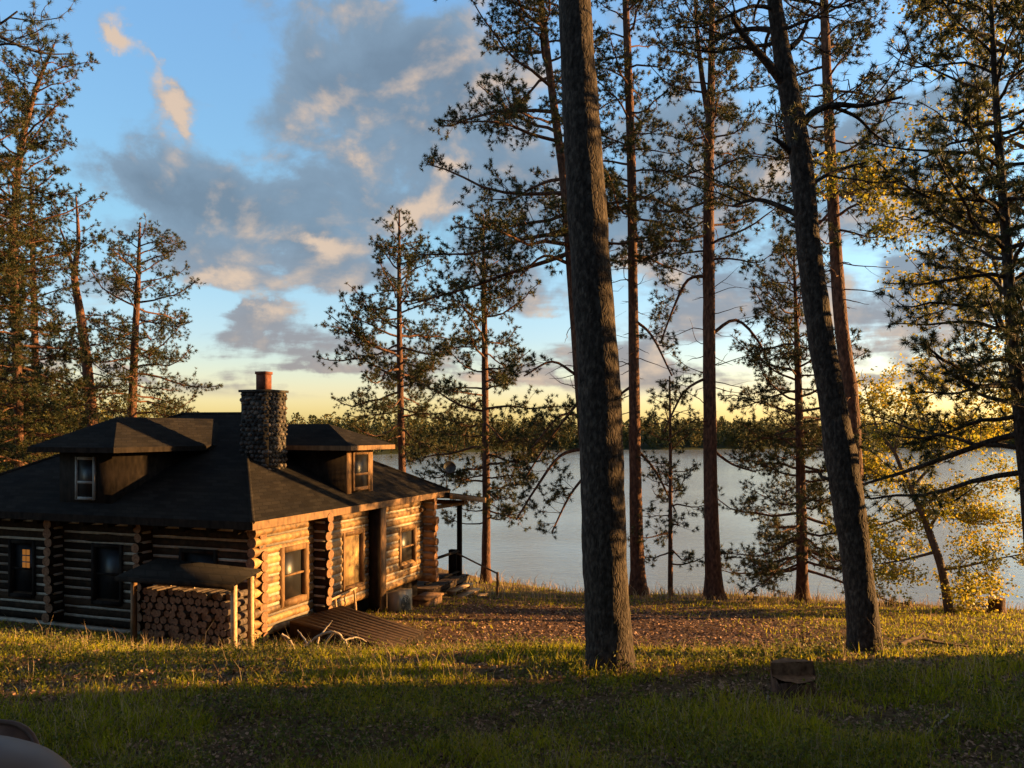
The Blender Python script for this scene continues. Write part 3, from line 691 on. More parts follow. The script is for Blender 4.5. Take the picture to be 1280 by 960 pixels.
fr(m,'F',4.72,5.32,2.92,3.92,.5,.07,.05); wo_=m.build('dormer_window',M['white'],df)
m=MB(); bab(m,4.79,5.25,.47,.49,2.99,3.85); m.build('pane',M['glass'],wo_)
ds=dormer('S',5.17,.68,.5,4.15,4.72,2.7,3.1)
m=MB(); bab(m,.47,.498,4.49,4.72,2.7,4.15); bab(m,.47,.498,5.62,5.85,2.7,4.15); bab(m,.47,.498,4.72,5.62,4.0,4.15); m.build('face_boards',M['trim'],ds)
m=MB(); fr(m,'S',4.74,5.6,2.95,3.99,.47,.09,.04); wo_=m.build('dormer_window',M['trim'],ds)
m=MB(); bab(m,.45,.468,4.83,5.51,3.04,3.9); m.build('pane',M['glass'],wo_)

# chimney
def stones(mb,face_o,du,dv,nrmv,wu,wv,size):
    ico_v=[];t_=(1+5**.5)/2
    base=np.array([(-1,t_,0),(1,t_,0),(-1,-t_,0),(1,-t_,0),(0,-1,t_),(0,1,t_),(0,-1,-t_),(0,1,-t_),(t_,0,-1),(t_,0,1),(-t_,0,-1),(-t_,0,1)]); base=nrm(base)
    faces=[(0,11,5),(0,5,1),(0,1,7),(0,7,10),(0,10,11),(1,5,9),(5,11,4),(11,10,2),(10,7,6),(7,1,8),(3,9,4),(3,4,2),(3,2,6),(3,6,8),(3,8,9),(4,9,5),(2,4,11),(6,2,10),(8,6,7),(9,8,1)]
    nu=max(1,int(wu/size)); nv=int(wv/(size*.8))
    for j in range(nv):
        for i in range(nu+1):
            u=(i+.5*(j%2)+rng.normal()*.12)/nu*wu; v=(j+.5+rng.normal()*.1)/nv*wv
            if u<0 or u>wu: continue
            su=size*rng.uniform(.4,.62); sv=size*rng.uniform(.33,.48); dp=size*rng.uniform(.28,.45)
            c_=face_o+du*u+dv*v
            jit=1+rng.normal(size=(12,1))*.1
            V=c_+(base[:,0:1]*su)*du*jit+(base[:,1:2]*sv)*dv*jit+(base[:,2:3]*dp)*nrmv
            mb.add(V,faces,1,np.full(20,rng.random()))
ca,cb,hw,hv=2.2,3.35,.41,.36
m=MB(); z0,z1=3.5,5.5
bab(m,ca-hw,ca+hw,cb-hv,cb+hv,z0,z1,0)
U3=np.array([*U,0]);V3=np.array([*Vv,0]);K3=np.array([0,0,1.0])
stones(m,AB(ca-hw,cb-hv,z0),U3,K3,-V3,2*hw,z1-z0,.135); stones(m,AB(ca-hw,cb-hv,z0),V3,K3,-U3,2*hv,z1-z0,.135)
stones(m,AB(ca+hw,cb-hv,z0),V3,K3,U3,2*hv,z1-z0,.135); stones(m,AB(ca-hw,cb+hv,z0),U3,K3,V3,2*hw,z1-z0,.135)
ch=m.build('chimney',[M['mortar'],M['stone']],cab,smooth=True,rnd=True)
m=MB(); bab(m,ca-hw-.05,ca+hw+.05,cb-hv-.05,cb+hv+.05,z1,z1+.06); m.build('cap',M['mortar'],ch)
m=MB(); bab(m,ca-.14,ca+.13,cb-.14,cb+.13,z1+.06,z1+.52); bab(m,ca-.16,ca+.15,cb-.16,cb+.15,z1+.46,z1+.53); m.build('flue',M['clay'],ch)

# porch
m=MB(); 
for i in range(12): bab(m,.25,8.5,9.15+i*.25,9.15+i*.25+.235,-.46,-.41)
bab(m,.3,8.4,9.2,12.1,-.62,-.465); m.build('porch_deck',M['deck'],cab)
m=MB()
for a in (.5,4.2,8.2):
    m=MB(); bab(m,a-.07,a+.07,11.83,11.97,-.46,2.05); bab(m,a-.1,a+.1,11.8,12.0,-1.9,-.462); m.build('porch_post',M['darkwood'],cab)
m=MB(); bab(m,.62,.86,11.78,12.0,-.41,.45); m.build('newel_post',M['darkwood'],cab)
m=MB(); tube(m,[AB(.38,8.6,2.12),AB(.38,12.2,2.06)],.07,8); tube(m,[AB(.3,11.9,2.08),AB(8.4,11.9,2.08)],.08,8); m.build('porch_beam',M['trim'],cab,smooth=True)
m=MB(); c8=[AB(-.15,9.6,2.5),AB(-.15,12.6,2.14),AB(8.9,12.6,2.14),AB(8.9,9.6,2.5)]
box8(m,c8+[q+np.array([0,0,.09]) for q in c8]); pr=m.build('porch_roof',M['roof'],cab)
m=MB(); c8=[AB(-.19,9.6,2.40),AB(-.19,12.64,2.03),AB(-.155,12.64,2.03),AB(-.155,9.6,2.40)]; box8(m,c8+[q+np.array([0,0,.17]) for q in c8]); m.build('porch_fascia',M['trim'],pr)
m=MB(); bab(m,.46,.54,9.2,11.83,.39,.46); bab(m,.46,.54,9.2,11.83,-.3,-.25); m.build('porch_rail',M['darkwood'],cab)
m=MB()
for i in range(4): bab(m,-.28*(i+1)+.2,-.28*i+.22,10.2,11.7,-.62-.16*i-.055,-.62-.16*i)
for b in (10.3,11.55): 
    for i in range(4): bab(m,-.28*(i+1)+.24,.24,b,b+.06,-.62-.16*i-.16,-.62-.16*i-.056)
m.build('porch_steps',M['pale_wood'],cab)
m=MB(); hr0=AB(.6,11.8,.36); hr1=np.array([-.49,28.15,-.29]); tube(m,[hr0,hr1],.03,8); tube(m,[hr1+np.array([0,0,.05]),np.array([-.49,28.15,zs(-.49,28.15)-.1])],.045,8); m.build('handrail',M['trim'],cab,smooth=True)

# bulkhead of boards beside the side wall
bh=empty('cellar_bulkhead','low dark board bulkhead beside the sunlit wall, under the first window','bulkhead')
A_,B_,C_,D_=np.array([-5.0,18.7,.16]),np.array([-4.15,20.3,.18]),np.array([-1.95,18.35,.02]),np.array([-2.35,16.85,.0])
m=MB(); nb_=10
for i in range(nb_):
    t0=i/nb_;t1=(i+.982)/nb_
    q=[A_+(D_-A_)*0+(B_-A_)*t0,A_+(B_-A_)*t1,D_+(C_-D_)*t1,D_+(C_-D_)*t0]
    box8(m,[x+np.array([0,0,.04]) for x in q]+[x+np.array([0,0,.09+rng.normal()*.002]) for x in q])
m.build('board_top',M['deck'],bh)
m=MB(); box8(m,[np.array([x[0],x[1],-.35]) for x in (A_,B_,C_,D_)]+[x+np.array([0,0,.038]) for x in (A_,B_,C_,D_)]); m.build('base',M['darkwood'],bh)

# outdoor unit
ac=empty('heat_pump','beige metal outdoor unit with round fan grille against the side wall','heat pump')
m=MB(); bab(m,-.38,-.04,5.75,6.55,-.62,.12); m.build('casing',M['acmetal'],ac)
for b in (5.8,6.4):
    m=MB(); bab(m,-.38,-.06,b,b+.08,-.85,-.62); m.build('foot',M['blackmetal'],ac)
m=MB()
th=np.linspace(0,2*math.pi,25)
for rr_ in (.08,.14,.2,.26): tube(m,[AB(-.395,6.12+rr_*math.cos(x),-.25+rr_*math.sin(x)) for x in th],.009,4,cap=False)
for x in th[::4]: tube(m,[AB(-.395,6.12,-.25),AB(-.395,6.12+.26*math.cos(x),-.25+.26*math.sin(x))],.007,4)
m.build('grille',M['blackmetal'],ac)
# wooden chest
bc=empty('wooden_chest','low orange-lit wooden chest between the outdoor unit and the porch','chest')
m=MB(); bab(m,-.4,.15,7.55,8.5,-.95,-.42); m.build('body',M['trim'],bc)
m=MB(); bab(m,-.44,.17,7.5,8.55,-.418,-.36); m.build('lid',M['trim'],bc)
# pale work frame under the second window
tr=empty('sawhorse','pale slatted wooden frame leaning under the middle window','frame')
m=MB()
for (b,z) in ((3.35,.38),): tube(m,[AB(.25,3.3,.36),AB(.22,4.55,.46)],.03,6)
m.build('top_bar',M['pale_wood'],tr)
m=MB(); tube(m,[AB(.2,3.5,.36),AB(.1,3.5,-.5)],.028,6); m.build('leg',M['pale_wood'],tr)
m=MB(); tube(m,[AB(.2,4.4,.44),AB(.1,4.4,-.6)],.028,6); m.build('leg',M['pale_wood'],tr)

# satellite dish
sd=empty('satellite_dish','small round grey dish standing up above the porch roof','dish')
dc=W(561,584,27.6); m=MB(); nr,ns=6,20
Dn=nrm(np.array([.45,-.85,.1])); Da=nrm(np.cross(Dn,[0,0,1.0])); Db=np.cross(Da,Dn)
V=[];ff=[]
for side,off in ((0,0),(1,-.012)):
    for i in range(nr+1):
        r_=.235*i/nr
        for j in range(ns):
            t2=j/ns*2*math.pi; V.append(dc+Da*r_*math.cos(t2)+Db*r_*math.sin(t2)*.9+Dn*(.55*r_*r_*2.2+off))
o2=(nr+1)*ns
for i in range(nr):
    for j in range(ns):
        k_=(j+1)%ns; ff.append([i*ns+j,i*ns+k_,(i+1)*ns+k_,(i+1)*ns+j]); ff.append([o2+(i+1)*ns+j,o2+(i+1)*ns+k_,o2+i*ns+k_,o2+i*ns+j])
for j in range(ns): k_=(j+1)%ns; ff.append([nr*ns+j,nr*ns+k_,o2+nr*ns+k_,o2+nr*ns+j])
m.add(V,ff); m.build('reflector',M['blackmetal'],sd,smooth=True)
m=MB(); tube(m,[dc-Dn*.02,dc-Dn*.12-np.array([0,0,.1]),np.array([dc[0]-.1,dc[1],2.45])],.02,6); m.build('mast',M['blackmetal'],sd)

# woodshed
ws=empty('woodshed','small open woodshed with a flat grey roof in front of the cabin corner','woodshed')
m=MB(); c8=[AB(-.35,-1.05,1.50),AB(-.35,-.2,1.66),AB(2.55,.1,1.70),AB(2.55,-1.05,1.50)]; box8(m,c8+[q+np.array([0,0,.05]) for q in c8]); wr_=m.build('roof',M['roof'],ws)
m=MB(); c8=[AB(-.37,-1.09,1.44),AB(-.37,-1.055,1.44),AB(2.57,-1.055,1.44),AB(2.57,-1.09,1.44)]; box8(m,c8+[q+np.array([0,0,.10]) for q in c8]); m.build('front_edge',M['darkwood'],wr_)
for (a,b,mt) in ((-.2,-.85,'pale_wood'),(-.2,-.32,'pale_wood'),(2.3,-.85,'trim'),(2.3,-.1,'trim')):
    q=AB(a,b,0); m=MB(); bab(m,a-.045,a+.045,b-.045,b+.045,zs(q[0],q[1])-.15,1.49+.08*(b>-.5)); m.build('post',M[mt],ws)
m=MB()
for i in range(2): bab(m,-.1,2.2,-.75+i*.5,-.68+i*.5,.0,.1)
m.build('floor_rail',M['trim'],ws)
# firewood: every round its own thing
protos=[]
for i in range(5):
    m=MB(); r_=rng.uniform(.062,.08); t_=np.arange(10)/10*2*math.pi; 
    q0=np.array([[0,-.28,0],[0,.28,0]]); tube(m,q0,r_,10,cap=1,wob=.12,ph=i*1.3)
    me=m.build('firewood_log',[M['bark_grey'],M['cutwood']]); protos.append((me,r_))
ang=math.atan2(Vv[1],Vv[0])-math.pi/2
used=set(); cnt=0; z=.2; row=0
while z<1.30:
    a=.0+(.08 if row%2 else 0); 
    while a<2.15:
        i=int(rng.integers(0,5)); me,r_=protos[i]
        o=me if i not in used else me.copy()
        if i in used: COL.objects.link(o)
        used.add(i); q=AB(a,-.45+rng.normal()*.035,z+rng.normal()*.008); o.location=q; o.rotation_euler=(0,rng.uniform(0,6.28),ang)
        tag(o,'brown firewood round stacked end-on in the woodshed','firewood','firewood rounds stacked in the woodshed')
        a+=.158; cnt+=1
    z+=.142; row+=1
# split pieces on top
for i,(a,lab) in enumerate(((1.75,'lighter split piece lying leftmost on top of the firewood stack'),(1.15,'lighter split piece lying right of the other on the firewood stack'))):
    m=MB(); tube(m,[AB(a-.2,-.6,1.36),AB(a+.2,-.55,1.35)],[.06,.065],3,cap=True); tag(m.build('split_firewood',M['pale_wood']),lab,'firewood')

# ------------------------------------------------------------------ foreground things
# cut stump in the grass
def stump(name,label,px,py,d,r,hh,segs=22,notch=True):
    c=W(px,py,d); c[2]=zs(c[0],c[1]); root=empty(name,label,'stump'); root.location=c
    m=MB(); n=9; V=[]
    for i in range(n):
        z=-.08+hh*i/(n-1)+(0); rr_=r*(1.35-.35*min(1,i/(n-1)*2.2))
        for j in range(segs):
            t2=j/segs*2*math.pi; k_=1+.04*math.sin(3*t2+1)+.03*math.sin(7*t2)+rng.normal()*.012
            top=0
            if notch and i==n-1: top=(.09 if math.sin(t2)>.15 else -.03)+rng.normal()*.012
            if notch and i==n-2: top=(.05 if math.sin(t2)>.15 else -.03)
            V.append([rr_*k_*math.cos(t2),rr_*k_*math.sin(t2),z+top])
    f_=[[i*segs+j,i*segs+(j+1)%segs,(i+1)*segs+(j+1)%segs,(i+1)*segs+j] for i in range(n-1) for j in range(segs)]
    m.add(V,f_); m.build('bark',M['bark_red'],root,smooth=True)
    m=MB(); rim=np.array(V[-segs:])
    if notch:
        th_=[math.sin(j/segs*2*math.pi)>.15 for j in range(segs)]
        st_=[j for j in range(segs) if th_[j] and not th_[j-1]][0]; seq=[(st_+q)%segs for q in range(segs)]
        bk=rim[[j for j in seq if th_[j]]]; fr_=rim[[j for j in seq if not th_[j]]]
        zf=fr_[:,2].max()+.004; zb=bk[:,2].max()+.002
        fr_[:,2]=zf+rng.normal(size=len(fr_))*.003; bk[:,2]=zb-.02*rng.random(len(bk)); fr_[:,:2]*=.98; bk[:,:2]*=.985
        m.add(np.vstack([fr_,[bk[0][0],bk[0][1],zf],[bk[-1][0],bk[-1][1],zf],[0,-.3*r,zf]]),[[i,i+1,len(fr_)+2] for i in range(len(fr_)-1)]+[[len(fr_)-1,len(fr_),len(fr_)+2],[len(fr_),len(fr_)+1,len(fr_)+2],[len(fr_)+1,0,len(fr_)+2]])
        cb_=bk.mean(0); m.add(np.vstack([bk,[cb_]]),[[i,(i+1)%len(bk),len(bk)] for i in range(len(bk))])
        n_=8; ch_=np.array([bk[0]+(bk[-1]-bk[0])*q/n_ for q in range(n_+1)]); ch_[1:-1,1]+=rng.normal(size=n_-1)*.012
        lo_=ch_.copy(); lo_[:,2]=zf-.01; lo_[1:-1,1]-=.015
        m.add(np.vstack([ch_,lo_]),[[i,i+1,n_+2+i,n_+1+i] for i in range(n_)])
    else:
        m.add(np.vstack([rim,[[0,0,hh-.07]]]),[[i,(i+1)%segs,segs] for i in range(segs)])
    m.build('cut_face',M['cutwood'],root)
    return root
stump('tree_stump','dark cut stump with a stepped brown top in the foreground grass',992,884,7.7,.2,.27)
stump('bank_stump','small broken dark stump at the far right edge of the bank',1246,765,26.2,.24,.55,notch=False)

def deadbranch(label,paths,mt='deadwood',name='dead_branch'):
    m=MB()
    for pp,d,w0,w1 in paths:
        P=catmull(np.array([W(q[0],q[1],d+(q[2] if len(q)>2 else 0)) for q in pp]),5); P=P+rng.normal(size=P.shape)*.004
        tube(m,P,np.linspace(w0,w1,len(P))/2/F*d,6,cap=True)
    return tag(m.build(name,M[mt],smooth=True),label,'branch')
deadbranch('pale arched dead branch in front of the board bulkhead',[
    ([(372,822),(385,806),(400,794),(418,790),(430,800),(440,818),(452,838)],13.2,4,2.5),([(398,795),(396,812),(398,822)],13.2,4,2),([(418,790),(408,802,.3),(402,818,.4)],13.2,3,2),
    ([(396,812),(410,820),(425,820)],13.2,3,2),([(385,806),(378,795,.2),(372,788,.3)],13.2,2.5,1.5),([(430,800),(446,797,.2),(458,802,.3)],13.2,2.5,1.5),([(402,793),(410,782,.1),(415,776,.1)],13.2,2,1.2)])
deadbranch('brown curved dead twig left of the arched branch',[([(352,793),(362,800),(370,818),(373,828)],13.6,3.5,2.5),([(362,800),(358,812),(352,822)],13.6,2.5,1.5)],'deadwood')
deadbranch('thin bent twig lying in the lit grass at the left',[([(60,832),(68,848),(76,862)],8.7,4,3),([(76,860),(120,866,.1),(160,868,.1)],8.5,3,2)],'twig')
deadbranch('long thin twig across the lit grass before the woodshed',[([(195,848),(215,835,.2),(235,829,.3)],9.5,3,2),([(200,863),(232,855,.2)],8.8,2,2)])
deadbranch('pale stick leaning in the grass at the lower right',[([(1143,948),(1162,915,.3),(1192,888,.8)],6.0,4,3),([(1160,940,.1),(1200,938,.2),(1225,936,.3)],6.0,3,2)])
deadbranch('dark fallen branch in the shade behind the leaning pine',[([(1125,806),(1145,798,.3),(1175,803,.4),(1215,808,.5)],11.4,6,3),([(1145,799,.3),(1155,790,.5)],11.4,4,2)],'twig')
deadbranch('short pale twig to the left of the cut stump',[([(955,892),(958,880),(961,868)],7.3,4,3)])

# kayak in the near left corner
ky=empty('kayak','smooth grey-brown rounded hull with a dark brown rimmed opening in the near left corner','kayak')
kc=W(-54,992,4.3); m=MB(); n1,n2=30,24; V=[]
gz=zs(kc[0],kc[1])
ax=nrm(np.array([1.0,-.12,0])); ay=np.array([.12,1,0]); 
kc=np.array([kc[0],kc[1],gz+.22]); LK,WK,HK=.62,.42,.30
for i in range(n1+1):
    ph=-math.pi/2+math.pi*i/n1
    for j in range(n2):
        t2=j/n2*2*math.pi; V.append(kc+ax*LK*math.sin(ph)+ay*WK*math.cos(ph)*math.cos(t2)+np.array([0,0,1.])*HK*math.cos(ph)*math.sin(t2))
ff=[[i*n2+j,(i+1)*n2+j,(i+1)*n2+(j+1)%n2,i*n2+(j+1)%n2] for i in range(n1) for j in range(n2)]
m.add(V,ff); m.build('hull',M['hull'],ky,smooth=True)
m=MB(); rc_=kc+ay*.28+np.array([-.10,0,.095]); th=np.linspace(0,2*math.pi,33)
tube(m,[rc_+ax*.33*math.cos(x)+ay*.16*math.sin(x)+np.array([0,0,.10+.05*math.sin(x)-.10*abs(math.cos(x))**3]) for x in th],.016,8,cap=False); m.build('rim',M['rimbrown'],ky,smooth=True)
m=MB(); V=[rc_+np.array([0,0,.06])]+[rc_+ax*.32*math.cos(x)+ay*.15*math.sin(x)+np.array([0,0,.09+.05*math.sin(x)-.10*abs(math.cos(x))**3]) for x in th[:-1]]
m.add(V,[[0,1+i,1+(i+1)%32] for i in range(32)]); m.build('opening',M['rimbrown'],ky)

# ------------------------------------------------------------------ grass and low plants
def field(n,y0,y1,pad=1.5,pw=1.6):
    t=rng.random(n); Yv=(y0**(1-pw)+(y1**(1-pw)-y0**(1-pw))*t)**(1/(1-pw))
    Xv=rng.uniform(-1,1,n)*(.63*Yv+pad); return Xv,Yv
def inside_cabin(Xv,Yv,mg=0):
    q=np.stack([Xv,Yv],-1)-E0; a=q@U; b=q@Vv; return (a>.3-mg)&(a<9.9)&(b>.6-mg)&(b<12.2)
def grassmesh(n,y0,y1,h0,h1,thr,mats,name,label,wd=.0042,lean=.35,patch=.5,wmask=None):
    Xv,Yv=field(n,y0,y1)
    pt=fb(Xv,Yv,.9,3)*.5+fb(Xv,Yv,3.1,9)*.35
    pt=pt*np.where(Yv<9.5,2.6,1.1)+np.where(Yv<9.5,-.02,.15)
    keep=(pt+rng.normal(size=n)*.3>thr)&~inside_cabin(Xv,Yv)&(Yv<np.interp(Xv,EX,EY)+1.5)&(rng.random(n)>dirt(Xv,Yv)*1.02)
    if wmask is not None: keep&=wmask(Xv,Yv)
    Xv,Yv=Xv[keep],Yv[keep]; n=len(Xv); Zv=zg(Xv,Yv)-.01
    hgt=rng.uniform(h0,h1,n)*(1+.45*fb(Xv,Yv,.7,5)+.4*fb(Xv,Yv,4.3,8))*np.where(rng.random(n)<.06,1.8,1); az=rng.uniform(0,6.28,n)
    d=nrm(np.stack([np.cos(az)*lean,np.sin(az)*lean,np.ones(n)],-1)+rng.normal(size=(n,3))*.12)
    b=np.stack([Xv,Yv,Zv],-1); s=nrm(np.stack([np.sin(az+1.2),np.cos(az+1.2),np.zeros(n)],-1))*(wd*Yv/6.5)[:,None]
    mid=b+d*hgt[:,None]*.55; tip=mid+nrm(d+np.stack([np.cos(az)*.6,np.sin(az)*.6,-.1*np.ones(n)],-1))*hgt[:,None]*.5
    V=np.stack([b-s,b+s,mid+s*.7,mid-s*.7,tip],1).reshape(-1,3); m=MB(); o=(np.arange(n)*5)[:,None]
    rv=rng.uniform(0,1,n)
    m.v.append(V.astype(np.float32)); m.n=len(V)
    m.f.append((o+np.array([[0,1,2,3]])).astype(np.int32)); m.m.append(np.zeros(n,np.int32)); m.r.append(rv.astype(np.float32))
    m.f.append((o+np.array([[3,2,4]])).astype(np.int32)); m.m.append(np.zeros(n,np.int32)); m.r.append(rv.astype(np.float32))
    return tag(m.build(name,mats,rnd=True),label,name.replace('_',' '),kind='stuff')
grassmesh(270000,4.6,33,.03,.115,-.04,M['grass'],'grass','short yellow green grass covering the clearing')
grassmesh(16000,5,31,.1,.28,.05,M['straw'],'dry_grass','thin dry straw stalks among the grass',wd=.0022,lean=.25)
grassmesh(9000,27,33.5,.15,.45,-.2,M['straw'],'bank_grass','dry straw tufts along the edge of the lake bank',wd=.0022,lean=.2)
def litter(n):
    Xv,Yv=field(n,5,29); keep=((rng.random(n)<dirt(Xv,Yv)*1.1)|(rng.random(n)<.3))&~inside_cabin(Xv,Yv); Xv,Yv=Xv[keep],Yv[keep]
    m=MB(); leaves(m,np.stack([Xv,Yv,zg(Xv,Yv)+.012],-1),.05*(Yv/9)**.6,0,up=2.2,asp=.7)
    tag(m.build('leaf_litter',M['litter'],rnd=True),'brown leaf litter and needles on the bare patch','leaf litter',kind='stuff')
litter(170000)
# weeds before the cabin
def weeds(n,name,label,y0,y1,h0,h1,nl,ls,thr,mask=None,mt='weed'):
    Xv,Yv=field(n,y0,y1); pt=fb(Xv,Yv,.8,12)+.5*fb(Xv,Yv,2.3,2)+rng.normal(size=n)*.35
    keep=(pt>thr)&~inside_cabin(Xv,Yv,.3)&(rng.random(n)>dirt(Xv,Yv)*1.1)
    if mask is not None: keep&=mask(Xv,Yv)
    Xv,Yv=Xv[keep],Yv[keep]; n=len(Xv); B=np.stack([Xv,Yv,zg(Xv,Yv)],-1); h_=rng.uniform(h0,h1,n)
    T=B+np.stack([rng.normal(size=n)*.05,rng.normal(size=n)*.05,h_],-1)
    m=MB(); sticks(m,B,T,.003*Yv/8,.0015*Yv/8,1)
    k_=np.repeat(np.arange(n),nl); s_=rng.uniform(.3,1.05,len(k_))[:,None]
    C=B[k_]+(T-B)[k_]*s_+rng.normal(size=(len(k_),3))*np.array([.045,.045,.02])
    leaves(m,C,(ls*(Yv/9)**.35)[k_],0,up=.6,asp=.6); return tag(m.build(name,[M[mt],M['twig']],rnd=True),label,'plants',kind='stuff')
weeds(6500,'low_plants','low leafy plants scattered through the foreground grass',4.8,12.5,.05,.22,12,.036,.05)
weeds(1500,'scrub','ankle-high scrub around the right side of the clearing',8,24,.1,.3,14,.045,.1,lambda x,y:x>.3*y)
# ------------------------------------------------------------------ woods off to the right and behind the camera (they shade the clearing)
def offwoods():
    src=[o for o in bpy.data.objects if o.name.startswith('pine_tree') and o.parent is None]
    pick=[src[4],src[3],src[2]]
    for i,(x,y,sc) in enumerate([(15,5.5,.8),(26,8.5,.9),(36,9.5,1.)]):
        o=copy_tree(pick[i%3]); o.scale=(sc,sc,sc); o.rotation_euler=(0,0,rng.uniform(0,6.28)); o.location=(x,y,zs(x,y)-.2)
        tag(o,'tall pine standing outside the right edge of the picture','tree','pines outside the picture on the right')
    # the wood the photographer stands in front of: closed canopy behind and to the right
    m=MB(); C=[]; tw=MB(); P0=[];P1=[]
    for k in range(150):
        for _ in range(60):
            x=rng.uniform(-48,62); y=rng.uniform(-48,20)
            if y<-5 or (x>13 and y<4.7+.176*(x+4.8)) : break
        if -5<y and x<13: continue
        zb=zs(x,y); H_=rng.uniform(13,20); n=300; u=rng.random(n)**.8; th=rng.uniform(0,6.28,n); rr_=(1-u*.7)*rng.uniform(2.0,3.2)*np.sqrt(rng.random(n))
        if y>-4: rr_*=.7
        C.append(np.stack([x+rr_*np.cos(th),y+rr_*np.sin(th),zb+2+(H_-2)*u],-1)); P0.append([x,y,zb-.2]); P1.append([x,y,zb+H_])
    leaves(m,np.concatenate(C),.85,0,asp=.8); sticks(m,P0,P1,.2,.05,1); tag(m.build('woods',[M['forest'],M['bark_dark']],rnd=True),'dense wood behind the camera','woods',kind='stuff')
offwoods()
def thicket():
    m=MB(); tw=MB(); C=[]
    spots=[]
    for k in range(46):
        x=rng.uniform(11,26); y=rng.uniform(-8,6.5)+.176*(x+4.8); spots.append((x,y,rng.uniform(1.2,2.8)))
    for (x,y,h_) in [(9.6,10.2,1.4),(11,12.4,1.3),(12.5,9.8,2.0),(13.5,13.6,1.3)]+spots:
        if x<.68*y+1.2: continue
        n=int(420*h_/2); zb=zs(x,y)
        th=rng.uniform(0,6.28,n); u=rng.random(n)**.7; rr_=h_*.42*(1-u*.75)*np.sqrt(rng.random(n))
        C.append(np.stack([x+rr_*np.cos(th),y+rr_*np.sin(th),zb+h_*u],-1))
        B=np.tile([x,y,zb],(6,1)).astype(float); sticks(tw,B,B+rng.normal(size=(6,3))*np.array([.4,.4,0])+np.array([0,0,h_*.8]),.02,.005)
    leaves(m,np.concatenate(C),.17,0,asp=.8); o=m.build('thicket',M['leaf_green'],rnd=True); tag(o,'leafy thicket beyond the right edge of the picture','thicket',kind='stuff')
thicket()

# ------------------------------------------------------------------ sky, sun, camera
SUN_EL=9.5; SUN_AZ=80.0      # azimuth from +Y towards +X
world=bpy.data.worlds.new('World'); SC.world=world; world.use_nodes=True
nt=world.node_tree; L=nt.links.new; bg=nt.nodes['Background']; bg.inputs[1].default_value=.063
sk=N(nt,'ShaderNodeTexSky',sky_type='NISHITA',sun_disc=False,sun_elevation=R(SUN_EL),sun_rotation=R(SUN_AZ))
tc=N(nt,'ShaderNodeTexCoord'); sp=N(nt,'ShaderNodeSeparateXYZ'); L(tc.outputs['Generated'],sp.inputs[0])
el=N(nt,'ShaderNodeMath',operation='ARCSINE'); L(sp.outputs[2],el.inputs[0])
az=N(nt,'ShaderNodeMath',operation='ARCTAN2'); L(sp.outputs[0],az.inputs[0]); L(sp.outputs[1],az.inputs[1])
em=N(nt,'ShaderNodeMapRange'); em.inputs[1].default_value=0; em.inputs[2].default_value=R(45); L(el.outputs[0],em.inputs[0])
tint=ramp(nt,[(0,(1.35,1.25,.85)),(.06,(1.2,1.1,1.15)),(.14,(.95,1.05,1.3)),(.3,(.85,1.15,1.32)),(.6,(1.0,1.36,1.68)),(1,(1.05,1.36,1.7))]); L(em.outputs[0],tint.inputs[0])
mul=N(nt,'ShaderNodeVectorMath',operation='MULTIPLY'); L(sk.outputs[0],mul.inputs[0]); L(tint.outputs[0],mul.inputs[1])
uv=N(nt,'ShaderNodeCombineXYZ'); L(az.outputs[0],uv.inputs[0]); L(el.outputs[0],uv.inputs[1])
# noise in cloud-plane space
zc=N(nt,'ShaderNodeMath',operation='MAXIMUM'); zc.inputs[1].default_value=0; L(sp.outputs[2],zc.inputs[0])
za=N(nt,'ShaderNodeMath',operation='ADD'); za.inputs[1].default_value=.13; L(zc.outputs[0],za.inputs[0])
dv=N(nt,'ShaderNodeVectorMath',operation='DIVIDE'); L(tc.outputs['Generated'],dv.inputs[0])
zz=N(nt,'ShaderNodeCombineXYZ'); 
for q in range(3): L(za.outputs[0],zz.inputs[q])
L(zz.outputs[0],dv.inputs[1])
nz=N(nt,'ShaderNodeTexNoise'); nz.inputs['Scale'].default_value=1.9; nz.inputs['Detail'].default_value=9; nz.inputs['Roughness'].default_value=.56; nz.inputs['Distortion'].default_value=.35; L(dv.outputs[0],nz.inputs[0])
nw=N(nt,'ShaderNodeTexNoise'); nw.inputs['Scale'].default_value=8; nw.inputs['Detail'].default_value=8; nw.inputs['Roughness'].default_value=.62; L(uv.outputs[0],nw.inputs[0])
wsb=N(nt,'ShaderNodeVectorMath',operation='SUBTRACT'); wsb.inputs[1].default_value=(.5,.5,.5); L(nw.outputs['Color'],wsb.inputs[0])
wsc=N(nt,'ShaderNodeVectorMath',operation='SCALE'); wsc.inputs['Scale'].default_value=.12; L(wsb.outputs[0],wsc.inputs[0])
uvw=N(nt,'ShaderNodeVectorMath',operation='ADD'); L(uv.outputs[0],uvw.inputs[0]); L(wsc.outputs[0],uvw.inputs[1])
def blobs(lst,k=1):
    tot=None
    for (px,py,rx,ry,rot,wt) in lst:
        a_=math.atan((px-640)/F); e_=math.atan((540-py)/F*math.cos(a_))
        mp=N(nt,'ShaderNodeMapping',vector_type='TEXTURE'); mp.inputs['Location'].default_value=(a_,e_,0); mp.inputs['Rotation'].default_value=(0,0,R(rot)); mp.inputs['Scale'].default_value=(rx/F,ry/F,1)
        L(uvw.outputs[0],mp.inputs[0]); gt=N(nt,'ShaderNodeTexGradient',gradient_type='QUADRATIC_SPHERE'); L(mp.outputs[0],gt.inputs[0])
        ma=N(nt,'ShaderNodeMath',operation='MULTIPLY_ADD'); ma.inputs[1].default_value=wt*k; L(gt.outputs['Fac'],ma.inputs[0])
        if tot is not None: L(tot,ma.inputs[2])
        else: ma.inputs[2].default_value=0
        tot=ma.outputs[0]
    return tot
